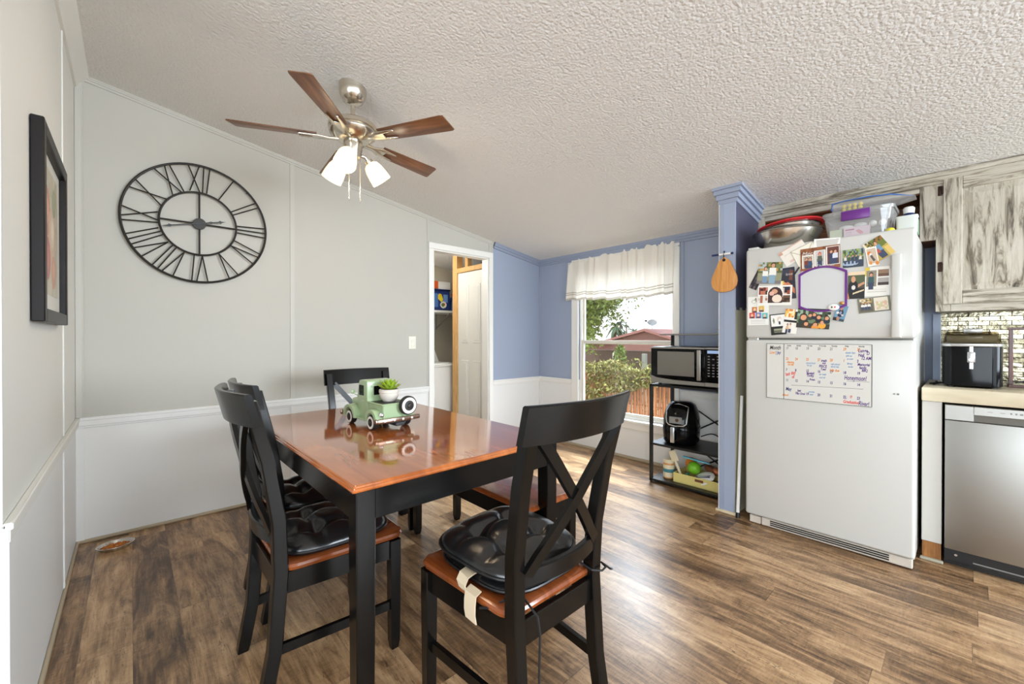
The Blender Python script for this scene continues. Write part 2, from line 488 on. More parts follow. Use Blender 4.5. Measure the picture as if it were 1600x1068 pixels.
M['counter'] = wood('laminate_counter', L(204, 190, 160), L(226, 214, 188), (4, 1, 4), 0.35, nscale=3)
M['filler'] = mat('grey_filler_paint', L(200, 196, 188), 0.5)
M['backsplash'] = backsplash_mat()
M['gblack'] = mat('gloss_black', L(10, 10, 11), 0.08, spec=0.18)
M['sblack'] = mat('satin_black', L(22, 22, 23), 0.4)
M['smoke'] = glass_mat('smoked_lid', (0.55, 0.5, 0.4, 1), 0.12)
M['clear'] = glass_mat('clear_plastic', (0.84, 0.86, 0.88, 1), 0.13)
def frosty(name, k):
    m = glass_mat(name, (0.9, 0.91, 0.92, 1), 0.1); nt = m.node_tree
    o = nt.nodes['Material Output']; s0 = o.inputs[0].links[0].from_socket
    mx = nt.nodes.new('ShaderNodeMixShader'); d = nt.nodes.new('ShaderNodeBsdfDiffuse'); d.inputs[0].default_value = L(236, 234, 230)
    mx.inputs[0].default_value = k
    nt.links.new(s0, mx.inputs[1]); nt.links.new(d.outputs[0], mx.inputs[2]); nt.links.new(mx.outputs[0], o.inputs[0])
    return m
M['clear'] = frosty('frosty_plastic', 0.22)
M['pane'] = glass_mat('window_glass', (0.98, 0.98, 0.98, 1), 0.035)
M['silver'] = mat('silver_plastic', L(196, 196, 194), 0.25, metal=0.7)
M['lcd'] = mat('lcd_screen', L(120, 140, 170), 0.2, emit=L(150, 175, 210), estr=0.6)
M['micglass'] = mat('microwave_glass', L(60, 58, 56), 0.06, spec=0.8)
M['micframe'] = mat('microwave_window_mesh', L(132, 128, 120), 0.16, metal=0.4)
M['grey'] = mat('mid_grey', L(128, 126, 122), 0.5)
M['white'] = mat('white_plastic', L(238, 236, 230), 0.35)
M['cream'] = mat('cream_plastic', L(228, 214, 180), 0.5)
M['yellow'] = mat('pale_yellow_tray', L(222, 206, 128), 0.5)
M['teal'] = mat('teal_label', L(60, 130, 140), 0.5)
M['green'] = mat('bright_green', L(126, 200, 40), 0.4)
M['aqua'] = mat('aqua_plastic', L(110, 196, 214), 0.4)
M['orange'] = mat('orange_plastic', L(236, 140, 40), 0.45)
M['orangered'] = mat('orange_red', L(222, 96, 30), 0.45)
M['brown'] = mat('brown_wrap', L(120, 72, 46), 0.5)
M['navy'] = mat('navy_blue', L(30, 44, 92), 0.35)
M['bluebottle'] = mat('blue_bottle', L(70, 110, 176), 0.3)
M['purple'] = mat('purple_plastic', L(104, 40, 128), 0.35)
M['pink'] = mat('pink_card', L(236, 206, 214), 0.4)
M['clockblack'] = M['iron']
M['boardwood'] = wood('cutting_board_wood', L(190, 122, 56), L(222, 162, 92), (10, 10, 1.0), 0.4)
M['mint'] = mat('mint_enamel', L(162, 184, 142), 0.3, coat=0.3)
M['tyre'] = mat('black_rubber', L(22, 21, 20), 0.6)
M['whitewall'] = mat('whitewall', L(236, 232, 220), 0.5)
M['bumper'] = mat('rusty_chrome', L(150, 128, 112), 0.2, metal=0.9)
M['soil'] = mat('dark_soil', L(46, 36, 28), 0.9)
M['pot'] = mat('terracotta_white', L(214, 204, 192), 0.7)
M['leaf'] = mat('succulent_green', L(96, 150, 40), 0.4, var=(9, L(190, 200, 60)))
M['kibble'] = mat('kibble', L(206, 132, 30), 0.7, var=(40, L(150, 60, 20)))
M['print'] = print_mat('printed_ink')
M['frame'] = mat('espresso_frame', L(20, 13, 12), 0.4, spec=0.3)
M['matboard'] = mat('white_mat', L(234, 232, 224), 0.6)
M['switch'] = mat('ivory_switch', L(238, 234, 220), 0.35)
M['curtain'] = cloth_mat('white_voile', L(236, 231, 221), 0.22)
M['curtainband'] = cloth_mat('grey_band', L(188, 180, 166), 0.2)
M['hedge'] = mat('hedge_leaf', L(52, 70, 26), 0.6, var=(6.0, L(156, 146, 70)))
M['hedgewood'] = mat('hedge_twig', L(96, 76, 50), 0.8, var=(6, L(140, 116, 76)))
M['treeleaf'] = mat('tree_leaf', L(84, 114, 36), 0.6, var=(1.6, L(160, 170, 76)))
M['bark'] = mat('bark', L(110, 92, 70), 0.9)
M['palmleaf'] = mat('palm_frond', L(70, 88, 52), 0.7)
M['reed'] = wood('bamboo_reed', L(122, 66, 34), L(212, 146, 90), (1, 34, 0.6), 0.6, contrast=(0.34, 0.66), nscale=2.0)
M['roof'] = mat('red_roof', L(156, 108, 96), 0.8)
M['housewall'] = mat('brick_wall', L(140, 98, 84), 0.8)
M['blockwall'] = mat('brown_block', L(122, 98, 82), 0.9, var=(5, L(104, 86, 72)))
M['concrete'] = mat('concrete_post', L(204, 194, 170), 0.9)
M['gravel'] = mat('gravel', L(160, 140, 114), 0.95)
M['ink'] = mat('black_ink', L(36, 34, 34), 0.6)
M['inkgrey'] = mat('grey_ink', L(130, 128, 126), 0.6)
M['inkpurple'] = mat('purple_ink', L(84, 40, 128), 0.6)
M['inkred'] = mat('red_ink', L(226, 62, 52), 0.6)
M['inkorange'] = mat('orange_ink', L(232, 140, 44), 0.6)
M['inkblue'] = mat('blue_ink', L(140, 166, 196), 0.6)
M['inknavy'] = mat('navy_ink', L(52, 52, 120), 0.6)
M['calsheet'] = mat('calendar_sheet', L(214, 211, 203), 0.3)
M['wbsheet'] = mat('whiteboard_sheet', L(206, 206, 206), 0.25)
M['gold'] = mat('gold_magnet', L(196, 150, 90), 0.3, metal=0.6)

# ------------------------------------------------------------------ the room shell
XL, YC, XW, XK = -0.2404, 3.4728, 3.622, 3.76       # left wall, clock wall, window wall, kitchen wall
RAIL = 0.731
def ceil_z(x): return 2.723 - 0.1600 * (x - XL) if x >= XL else 2.723 + 0.16 * (x - XL)

b = B(); b.box(-4.2, 4.0, -5.0, 5.2, -0.1, 0.0)
struct(b.done('floor', M['floor']))
b = B()
for x0, x1 in ((-4.2, XL), (XL, 4.0)):
    z0, z1 = ceil_z(x0), ceil_z(x1)
    b.prism([(x0, z0), (x1, z1), (x1, z1 + 0.12), (x0, z0 + 0.12)], -5.0, 5.2, 'y')
struct(b.done('ceiling', M['ceiling'], ang=20))

def slopewall(bb, x0, x1, y0, y1, z0, mi):       # wall running in x, top follows the ceiling
    bb.prism([(x0, z0), (x1, z0), (x1, ceil_z(x1) + 0.02), (x0, ceil_z(x0) + 0.02)], y0, y1, 'y', mi)
# clock wall, with the doorway to the laundry
DX0, DX1, DZ = 2.146, 2.832, 2.045
b = B()
slopewall(b, XL - 0.1, DX0, YC, YC + 0.1, RAIL, 0)
b.box(XL - 0.1, DX0, YC, YC + 0.1, 0, RAIL, mi=1)
slopewall(b, DX0, DX1, YC, YC + 0.1, DZ, 0)
slopewall(b, DX1, 2.897, YC, YC + 0.1, RAIL, 0)
b.box(DX1, 2.897, YC, YC + 0.1, 0, RAIL, mi=1)
slopewall(b, 2.897, XW, YC, YC + 0.1, RAIL, 2)
b.box(2.897, XW, YC, YC + 0.1, 0, RAIL, mi=1)
struct(b.done('wall_back', [M['greige'], M['whitepaint'], M['blue']], ang=0))
# left wall (ends just beside the camera)
LY0 = 1.634
b = B()
b.box(XL - 0.1, XL, LY0, YC, RAIL, 2.74, mi=0)
b.box(XL - 0.1, XL, LY0, YC, 0, RAIL, mi=1)
struct(b.done('wall_left', [M['leftpaint'], M['whitepaint']], ang=0))
# window wall with its opening
WY0, WY1, WZ0, WZ1 = 1.785, 2.885, 0.385, 2.0
b = B()
zt = ceil_z(XW) + 0.02
for y0, y1 in ((1.157, WY0), (WY1, 5.2)):
    b.box(XW, XW + 0.12, y0, y1, RAIL, zt, mi=0)
    b.box(XW, XW + 0.12, y0, y1, 0, RAIL, mi=1)
b.box(XW, XW + 0.12, WY0, WY1, 0, WZ0, mi=1)
b.box(XW, XW + 0.12, WY0, WY1, WZ1, zt, mi=0)
struct(b.done('wall_window', [M['blue'], M['whitepaint']], ang=0))
# short partition beside the refrigerator
PX, PY0, PY1 = 2.9966, 1.054, 1.157
b = B()
b.prism([(PX, 1.40), (XK + 0.1, 1.40), (XK + 0.1, ceil_z(XK + 0.1)), (PX, ceil_z(PX))], PY0, PY1, 'y', 0)
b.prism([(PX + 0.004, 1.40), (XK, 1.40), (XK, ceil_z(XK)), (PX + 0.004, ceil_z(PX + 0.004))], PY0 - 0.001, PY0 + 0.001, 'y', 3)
b.box(PX, XK + 0.1, PY0, PY1, 0, 1.40, mi=1)
b.box(PX - 0.006, PX + 0.004, PY0 + 0.001, PY1 + 0.001, 0, ceil_z(PX) - 0.001, mi=0)
b.box(PX - 0.007, PX + 0.2, PY1 - 0.002, PY1 + 0.004, 0, ceil_z(PX + 0.2) - 0.001, mi=2)
# ragged paint edge
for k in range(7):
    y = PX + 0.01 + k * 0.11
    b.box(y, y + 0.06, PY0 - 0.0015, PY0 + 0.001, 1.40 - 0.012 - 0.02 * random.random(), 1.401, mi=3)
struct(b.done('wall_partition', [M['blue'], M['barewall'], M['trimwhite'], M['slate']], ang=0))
b = B(); b.box(-4.2, XK + 0.1, -5.1, -5.0, 0, 2.8); struct(b.done('wall_rear', M['whitepaint'], ang=0))
b = B(); b.box(-4.3, -4.2, -5.0, 5.2, 0, 2.2); struct(b.done('wall_far_left', M['whitepaint'], ang=0))
b = B(); b.box(XK, XK + 0.1, -5.0, PY0, 0, 2.1)
struct(b.done('wall_kitchen', M['blue'], ang=0))

# trims -------------------------------------------------------------
def chair_rail_x(bb, x0, x1):                     # profile on the clock wall
    for d, z0, z1 in ((0.008, RAIL - 0.062, RAIL - 0.002), (0.014, RAIL - 0.05, RAIL - 0.012), (0.019, RAIL - 0.018, RAIL)):
        bb.box(x0, x1, YC - d, YC, z0, z1, 0.003, 1)
b = B(); chair_rail_x(b, XL, 2.092)
struct(b.done('trim_1', M['whitepaint']))
b = B(); chair_rail_x(b, 2.885, XW)
for d, z0, z1 in ((0.008, RAIL - 0.062, RAIL - 0.002), (0.014, RAIL - 0.05, RAIL - 0.012), (0.019, RAIL - 0.018, RAIL)):
    b.box(XW - d, XW, 2.975, YC, z0, z1, 0.003, 1)
    b.box(XW - d, XW, 1.157, 1.725, z0, z1, 0.003, 1)
struct(b.done('trim_2', M['trimwhite']))
b = B()
for d, z0, z1 in ((0.008, RAIL - 0.062, RAIL - 0.002), (0.014, RAIL - 0.05, RAIL - 0.012), (0.019, RAIL - 0.018, RAIL)):
    b.box(XL, XL + d, LY0 - 0.01, YC, z0, z1, 0.003, 1)
struct(b.done('trim_3', M['leftpaint']))
# battens and corner strips
b = B()
for x, w in ((0.905, 0.03), (2.082, 0.012), (2.84, 0.012)):
    z0 = 2.1 if x > 2.5 else RAIL
    b.prism([(x - w / 2, z0), (x + w / 2, z0), (x + w / 2, ceil_z(x + w / 2)), (x - w / 2, ceil_z(x - w / 2))], YC - 0.006, YC, 'y')
b.box(XL, XL + 0.035, YC - 0.008, YC, RAIL, ceil_z(XL), 0.002, 1)
b.box(XL + 0.001, XL + 0.03, YC - 0.012, YC, RAIL, ceil_z(XL), 0.002, 1)
struct(b.done('trim_4', M['greigetrim']))
b = B()
b.box(0.89, 0.92, YC - 0.006, YC, 0.03, RAIL - 0.06, 0.002, 1)
b.box(XL, XL + 0.035, YC - 0.01, YC, 0.0, RAIL - 0.06, 0.002, 1)
b.box(XL, XL + 0.006, 2.86, 2.895, 0.0, RAIL - 0.06, 0.002, 1)
b.box(XL - 0.1, XL + 0.012, LY0 - 0.012, LY0 + 0.085, 0.0, RAIL - 0.01, 0.003, 1)
b.box(XW - 0.006, XW, 2.965, 2.985, 0.03, RAIL - 0.06, 0.002, 1)
b.box(XW - 0.014, XW, YC - 0.014, YC, 0.0, RAIL - 0.06, 0.003, 1)
struct(b.done('trim_5', M['whitepaint']))
b = B()
b.box(XL, XL + 0.006, 2.87, 2.885, RAIL, 2.7, 0.002, 1)
# crown moulding along the left wall
pr = [(0, -0.085), (0.012, -0.085), (0.02, -0.06), (0.05, -0.03), (0.062, -0.012), (0.062, 0.0), (0, 0.0)]
b.prism([(XL + a, 2.722 - 0.16 * a * 0 + z) for a, z in pr], LY0 - 0.5, YC, 'y')
struct(b.done('trim_6', M['leftpaint']))
def crown_x(bb, x0, x1, y, h=0.04, d=0.02, mi=0):   # along the sloping top of a wall facing -y
    for hh, dd in ((h, d * 0.45), (h * 0.6, d * 0.8), (h * 0.25, d)):
        bb.prism([(x0, ceil_z(x0) - hh), (x1, ceil_z(x1) - hh), (x1, ceil_z(x1)), (x0, ceil_z(x0))], y - dd, y, 'y', mi)
b = B(); crown_x(b, XL, 2.895, YC, 0.032, 0.018)
struct(b.done('trim_7', M['greigetrim']))
b = B(); crown_x(b, 2.897, XW, YC, 0.062, 0.04)
zc = ceil_z(XW)
for hh, dd in ((0.062, 0.018), (0.04, 0.03), (0.018, 0.04)):
    b.box(XW - dd, XW, 1.157, YC, zc - hh, zc + 0.006)
b.box(XW - 0.012, XW, YC - 0.012, YC, RAIL, zc, 0.003, 1)
b.box(XW - 0.008, XW, 1.70, 1.735, RAIL, zc - 0.06, 0.003, 1)
struct(b.done('trim_8', M['bluetrim']))
# crown around the partition
b = B()
for hh, dd in ((0.10, 0.012), (0.075, 0.026), (0.045, 0.042), (0.018, 0.056)):
    x0, x1 = PX - dd, XK - 0.28
    b.prism([(x0, ceil_z(x0) - hh), (x1, ceil_z(x1) - hh), (x1, ceil_z(x1) - 0.0005), (x0, ceil_z(x0) - 0.0005)], PY0 - dd, PY1 + dd * 0.6, 'y')
struct(b.done('trim_9', M['bluetrim']))
# batten line on the partition end
b = B(); b.box(PX - 0.009, PX - 0.005, PY1 - 0.034, PY1 - 0.028, 0.02, 2.1)
b.box(PX - 0.010, PX - 0.005, PY1 - 0.028, PY1 - 0.002, 0.02, 2.1)
struct(b.done('trim_10', M['bluetrim']))
# shoe mouldings
def shoe(bb, x0, x1, y0, y1): bb.box(x0, x1, y0, y1, 0, 0.02, 0.006, 2)
b = B(); shoe(b, XL, 2.092, YC - 0.014, YC); shoe(b, 2.885, XW, YC - 0.014, YC)
struct(b.done('baseboard_back', M['shoe']))
b = B(); shoe(b, XL, XL + 0.014, LY0, YC)
struct(b.done('baseboard_left', M['shoe']))
b = B(); b.box(XW - 0.016, XW, 1.157, YC, 0, 0.03, 0.006, 2)
struct(b.done('baseboard_window', M['shoe']))
b = B(); shoe(b, PX - 0.02, PX, PY0 - 0.01, PY1 + 0.02)
struct(b.done('baseboard_partition', mat('pale_shoe', L(216, 198, 164), 0.5)))

# window: casing, frame, two sashes, glass, sill -----------------------
w = struct(thing('window_1', None, None, (XW, (WY0 + WY1) / 2, WZ0)))
del_off = Vector(w.location)
def wpart(bb, name, m):
    o = bb.done(name, m, w); o.location = -del_off
    return o
b = B()
b.box(XW - 0.016, XW, WY1 - 0.005, 2.972, 0.388, 1.985, 0.003, 1)
b.box(XW - 0.016, XW, 1.738, WY0 + 0.005, 0.388, 1.985, 0.003, 1)
b.box(XW - 0.016, XW, 1.738, 2.972, 1.985, 2.045, 0.003, 1)
wpart(b, 'casing', M['trimwhite'])
b = B()
b.box(XW - 0.05, XW + 0.05, 1.72, 2.99, 0.362, 0.388, 0.004, 2)
b.box(XW - 0.02, XW, 1.738, 2.972, 0.30, 0.362, 0.003, 1)
wpart(b, 'sill', M['trimwhite'])
b = B()
for y0, y1 in ((WY0 + 0.002, WY0 + 0.028), (WY1 - 0.028, WY1 - 0.002)):
    b.box(XW + 0.02, XW + 0.075, y0, y1, WZ0 + 0.002, WZ1 - 0.002, 0.003, 1)
b.box(XW + 0.02, XW + 0.075, WY0 + 0.03, WY1 - 0.03, WZ1 - 0.03, WZ1 - 0.002, 0.003, 1)
b.box(XW + 0.02, XW + 0.075, WY0 + 0.03, WY1 - 0.03, WZ0 + 0.002, WZ0 + 0.026, 0.003, 1)
wpart(b, 'frame', M['trimwhite'])
for nm, x, z0, z1 in (('upper_sash', XW + 0.06, 1.125, WZ1 - 0.03), ('lower_sash', XW + 0.035, WZ0 + 0.026, 1.165)):
    b = B(); y0, y1, t = WY0 + 0.03, WY1 - 0.03, 0.02
    b.box(x - 0.012, x + 0.012, y0, y0 + t, z0, z1, 0.002, 1); b.box(x - 0.012, x + 0.012, y1 - t, y1, z0, z1, 0.002, 1)
    b.box(x - 0.012, x + 0.012, y0 + t, y1 - t, z0, z0 + 0.03, 0.002, 1); b.box(x - 0.012, x + 0.012, y0 + t, y1 - t, z1 - 0.03, z1, 0.002, 1)
    so = wpart(b, nm, mat(nm + '_vinyl', L(222, 218, 206), 0.4))
    b = B(); b.box(x - 0.002, x + 0.002, y0 + t - 0.004, y1 - t + 0.004, z0 + 0.026, z1 - 0.026)
    g = b.done('glass', M['pane'], so, ang=0)

# doorway casing --------------------------------------------------------
b = B()
for x0, x1 in ((2.092, DX0), (DX1, 2.885)):
    b.box(x0, x1, YC - 0.016, YC, 0, DZ, 0.004, 1)
b.box(2.092, 2.885, YC - 0.016, YC, DZ, 2.105, 0.004, 1)
b.box(DX0 - 0.001, DX0 + 0.012, YC, YC + 0.1, 0, DZ, 0.002, 1); b.box(DX1 - 0.012, DX1 + 0.001, YC, YC + 0.1, 0, DZ, 0.002, 1)
b.box(DX0, DX1, YC, YC + 0.1, DZ - 0.012, DZ + 0.001, 0.002, 1)
struct(b.done('door_1', M['trimwhite']))

# ------------------------------------------------------------------ laundry room beyond the doorway
LB = 4.98
b = B(); b.prism([(1.2, 0), (XW, 0), (XW, ceil_z(XW)), (1.2, ceil_z(1.2))], LB, LB + 0.1, 'y')
struct(b.done('wall_laundry', mat('laundry_paint', L(198, 188, 164), 0.7), ang=0))
b = B(); b.box(1.2, 1.3, YC + 0.1, LB, 0, 2.5)
struct(b.done('wall_laundry_side', M['whitepaint'], ang=0))
t = thing('closet_door', 'white four-panel closet door in a raw pine frame seen through the doorway', 'door', (2.865, 3.84, 0))
o0 = Vector(t.location)
def lp(bb, name, m, par=t, off=o0):
    o = bb.done(name, m, par); o.location = -off; return o
b = B(); b.box(2.872, 2.90, 3.585, 4.098, 0.012, 1.95, 0.003, 1)
for y0, y1 in ((3.66, 3.80), (3.88, 4.02)):
    for z0, z1 in ((0.22, 0.93), (1.13, 1.80)):
        b.box(2.864, 2.874, y0, y1, z0, z1, 0.006, 1); b.box(2.860, 2.870, y0 + 0.03, y1 - 0.03, z0 + 0.03, z1 - 0.03, 0.005, 1)
lp(b, 'door_slab', mat('door_white', L(226, 224, 216), 0.45))
b = B(); b.box(2.855, 2.945, 4.10, 4.19, 0, ceil_z(2.945) - 0.004, 0.003, 1); lp(b, 'stud', M['pine'])
b = B(); b.box(2.857, 2.945, 3.585, 4.10, 1.955, 2.01, 0.003, 1); lp(b, 'header', M['pine'])
b = B(); b.box(2.92, 2.98, 3.97, 4.03, 2.01, ceil_z(2.98) - 0.004, 0.003, 1); lp(b, 'stud', M['pine'])
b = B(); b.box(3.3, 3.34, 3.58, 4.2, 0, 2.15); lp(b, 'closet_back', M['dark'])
# washing machine
t = thing('washing_machine', 'white top-loading washing machine seen through the laundry doorway', 'washing machine', (2.62, 4.6, 0))
o0 = Vector(t.location)
wx0, wx1, wy0 = 2.33, 3.01, 4.262
b = B(); b.box(wx0, wx1, wy0, 4.95, 0.02, 0.842, 0.02, 3); lp(b, 'body', M['white'], t, o0)
b = B(); b.box(wx0 - 0.004, wx1 + 0.004, wy0 - 0.012, 4.95, 0.842, 0.862, 0.008, 2); b.box(wx0 + 0.05, wx1 - 0.05, wy0 + 0.03, 4.72, 0.862, 0.88, 0.006, 2); lp(b, 'lid', M['white'], t, o0)
b = B(); b.prism([(4.72, 0.862), (4.95, 0.862), (4.95, 1.055), (4.86, 1.055)], wx0, wx1, 'x', bev=0.008); pc = lp(b, 'control_panel', M['white'], t, o0)
nrm = Vector((0, -0.175, 0.12)).normalized()
for i, (kx, r) in enumerate(((2.62, 0.02), (2.87, 0.035))):
    b = B(); c = Vector((kx, 4.79, 0.958)); b.cyl(c, c + nrm * 0.03, r, r * 0.9, 18); k = b.done('knob', M['grey'], pc)
# shelf and supplies
t = thing('laundry_shelf', 'white wall shelf holding detergents above the washing machine', 'shelf', (2.7, 4.8, 1.53)); o0 = Vector(t.location)
b = B(); b.box(2.2, 3.5, 4.60, LB, 1.515, 1.545, 0.003, 1); lp(b, 'board', M['trimwhite'], t, o0)
for x in (2.4, 3.12):
    b = B(); b.tube([(x, LB - 0.005, 1.51), (x, LB - 0.005, 1.30)], 0.008); b.tube([(x, LB - 0.008, 1.32), (x, 4.64, 1.51)], 0.007); lp(b, 'bracket', M['grey'], t, o0)

# ------------------------------------------------------------------ printed cards (painted grids)
class Canvas:
    def __init__(s, w, h, bg):
        s.w, s.h = w, h
        s.a = np.zeros((h, w, 3)); s.a[:] = L(*bg)[:3]
        s.X, s.Y = np.meshgrid((np.arange(w) + 0.5) / w, (np.arange(h) + 0.5) / h)   # y down
    def rect(s, x0, y0, x1, y1, c):
        s.a[(s.X >= x0) & (s.X <= x1) & (s.Y >= y0) & (s.Y <= y1)] = L(*c)[:3]; return s
    def ell(s, cx, cy, rx, ry, c):
        s.a[((s.X - cx) / rx) ** 2 + ((s.Y - cy) / ry) ** 2 <= 1] = L(*c)[:3]; return s
    def poly(s, pts, c):
        m = np.zeros(s.X.shape, bool); n = len(pts)
        for i in range(n):
            (x1, y1), (x2, y2) = pts[i], pts[(i + 1) % n]
            if y1 == y2: continue
            m ^= ((s.Y > min(y1, y2)) & (s.Y <= max(y1, y2)) & (s.X < (x2 - x1) * (s.Y - y1) / (y2 - y1) + x1))
        s.a[m] = L(*c)[:3]; return s
    def noise(s, x0, y0, x1, y1, cols, cell=2):
        m = (s.X >= x0) & (s.X <= x1) & (s.Y >= y0) & (s.Y <= y1)
        r = RNG.integers(0, len(cols), (s.h // cell + 2, s.w // cell + 2))
        full = np.repeat(np.repeat(r, cell, 0), cell, 1)[:s.h, :s.w]
        pal = np.array([L(*c)[:3] for c in cols])
        s.a[m] = pal[full][m]; return s
    def person(s, cx, top, h, shirt, hair=(50, 36, 30), skin=(214, 160, 128), pants=(60, 70, 96)):
        w = h * 0.16 * s.h / s.w
        s.poly([(cx - w, top + h * 0.26), (cx + w, top + h * 0.26), (cx + w * 1.15, top + h * 0.62), (cx - w * 1.15, top + h * 0.62)], shirt)
        s.poly([(cx - w, top + h * 0.6), (cx + w, top + h * 0.6), (cx + w * 0.9, top + h), (cx - w * 0.9, top + h)], pants)
        s.ell(cx, top + h * 0.12, w * 0.75, h * 0.13, hair); s.ell(cx, top + h * 0.15, w * 0.55, h * 0.10, skin)
        return s
def card_mesh(name, cv, W, H, th=0.0012, border=None):
    """flat card in local XY (x right, y up), face towards +Z; picture carried by the 'ink' attribute"""
    vs, fs = [], []
    for j in range(cv.h + 1):
        for i in range(cv.w + 1):
            vs.append((-W / 2 + W * i / cv.w, H / 2 - H * j / cv.h, th))
    cols = []
    for j in range(cv.h):
        for i in range(cv.w):
            a = j * (cv.w + 1) + i
            fs.append((a, a + cv.w + 1, a + cv.w + 2, a + 1)); cols.append(cv.a[j, i])
    n = len(vs)
    vs += [(-W / 2, H / 2, 0), (W / 2, H / 2, 0), (W / 2, -H / 2, 0), (-W / 2, -H / 2, 0), (-W / 2, H / 2, th), (W / 2, H / 2, th), (W / 2, -H / 2, th), (-W / 2, -H / 2, th)]
    fs += [(n, n + 1, n + 2, n + 3), (n + 4, n + 5, n + 1, n), (n + 5, n + 6, n + 2, n + 1), (n + 6, n + 7, n + 3, n + 2), (n + 7, n + 4, n, n + 3)]
    cols += [np.array(L(232, 228, 218)[:3])] * 5
    me = bpy.data.meshes.new(name)
    me.from_pydata(vs, [], fs)
    at_ = me.color_attributes.new('ink', 'FLOAT_COLOR', 'CORNER')
    out = []
    for p in me.polygons:
        c = cols[p.index]
        out += [c[0], c[1], c[2], 1.0] * p.loop_total
    at_.data.foreach_set('color', out)
    me.materials.append(M['print'])
    o = bpy.data.objects.new(name, me)
    COL.objects.link(o)
    return o
def face_rot(axis):      # local x right, y up, z towards the viewer
    if axis == '-x': return Matrix(((0, 0, -1), (-1, 0, 0), (0, 1, 0)))          # on a plane facing -x
    if axis == '-y': return Matrix(((1, 0, 0), (0, 0, -1), (0, 1, 0)))
    if axis == '+x': return Matrix(((0, 0, 1), (1, 0, 0), (0, 1, 0)))
def text_obj(body, size, m, parent, x, y, z=0.0018, shear=0.0, align='LEFT', thick=0.0, name='writing', rot=0.0, sx=1.0):
    cu = bpy.data.curves.new(name, 'FONT')
    cu.body = body; cu.size = size; cu.shear = shear; cu.align_x = align; cu.offset = thick
    cu.resolution_u = 3
    tmp = bpy.data.objects.new('tmp_text', cu); COL.objects.link(tmp)
    dg = bpy.context.evaluated_depsgraph_get()
    me = bpy.data.meshes.new_from_object(tmp.evaluated_get(dg))
    bpy.data.objects.remove(tmp); bpy.data.curves.remove(cu)
    me.name = name
    me.materials.clear(); me.materials.append(m)
    o = bpy.data.objects.new(name, me); COL.objects.link(o)
    o.parent = parent; o.location = (x, y, z); o.rotation_euler = (0, 0, rot); o.scale = (sx, 1, 1)
    return o
def merge_meshes(name, objs, parent):
    """several text meshes of one colour become one printed part"""
    bb = bmesh.new()
    m = objs[0].data.materials[0]
    for o in objs:
        t = bmesh.new(); t.from_mesh(o.data)
        mw = Matrix.LocRotScale(o.location, o.rotation_euler, o.scale)
        bmesh.ops.transform(t, matrix=mw, verts=t.verts)
        tmp = bpy.data.meshes.new('t'); t.to_mesh(tmp); t.free(); bb.from_mesh(tmp); bpy.data.meshes.remove(tmp)
        me = o.data; bpy.data.objects.remove(o); bpy.data.meshes.remove(me)
    me = bpy.data.meshes.new(name); bb.to_mesh(me); bb.free(); me.materials.append(m)
    o = bpy.data.objects.new(name, me); COL.objects.link(o); o.parent = parent
    return o

# ------------------------------------------------------------------ dining table
TX0, TX1, TY0, TY1, TZ = 0.474, 1.408, 1.208, 2.635, 0.76
t = thing('dining_table', 'rectangular dining table with glossy reddish-brown top and black legs', 'table', ((TX0 + TX1) / 2, (TY0 + TY1) / 2, 0))
hx, hy = (TX1 - TX0) / 2, (TY1 - TY0) / 2
b = B()
def rrect(hx, hy, r, n=5):
    pts = []
    for cx, cy, a0 in ((hx - r, hy - r, 0), (-hx + r, hy - r, 90), (-hx + r, -hy + r, 180), (hx - r, -hy + r, 270)):
        for k in range(n + 1):
            a = math.radians(a0 + 90 * k / n)
            pts.append((cx + r * math.cos(a), cy + r * math.sin(a)))
    return pts
rings = []
for d, z in ((0.018, 0.7345), (0.008, 0.737), (0.002, 0.741), (0.0, 0.746), (0.003, 0.7515), (0.0065, 0.753), (0.008, 0.757), (0.012, 0.7595), (0.016, 0.76)):
    rings.append([(x, y, z) for x, y in rrect(hx - d, hy - d, 0.006)])
b.loft(rings)
b.done('tabletop', M['cherry'], t, ang=20)
b = B()
ai = 0.022
for x0, x1, y0, y1 in ((-hx + ai, -hx + ai + 0.02, -hy + 0.05, hy - 0.05), (hx - ai - 0.02, hx - ai, -hy + 0.05, hy - 0.05), (-hx + 0.05, hx - 0.05, -hy + ai, -hy + ai + 0.02), (-hx + 0.05, hx - 0.05, hy - ai - 0.02, hy - ai)):
    b.box(x0, x1, y0, y1, 0.640, 0.735, 0.002, 1)
b.done('apron', M['black'], t)
for sx in (-1, 1):
    for sy in (-1, 1):
        b = B(); cx, cy = sx * (hx - 0.018 - 0.031), sy * (hy - 0.018 - 0.031)
        b.posts([(cx, cy, 0.0, 0.024, 0.024), (cx, cy, 0.02, 0.028, 0.028), (cx, cy, 0.60, 0.031, 0.031), (cx, cy, 0.735, 0.031, 0.031)], c=0.12)
        b.done('leg', M['black'], t)

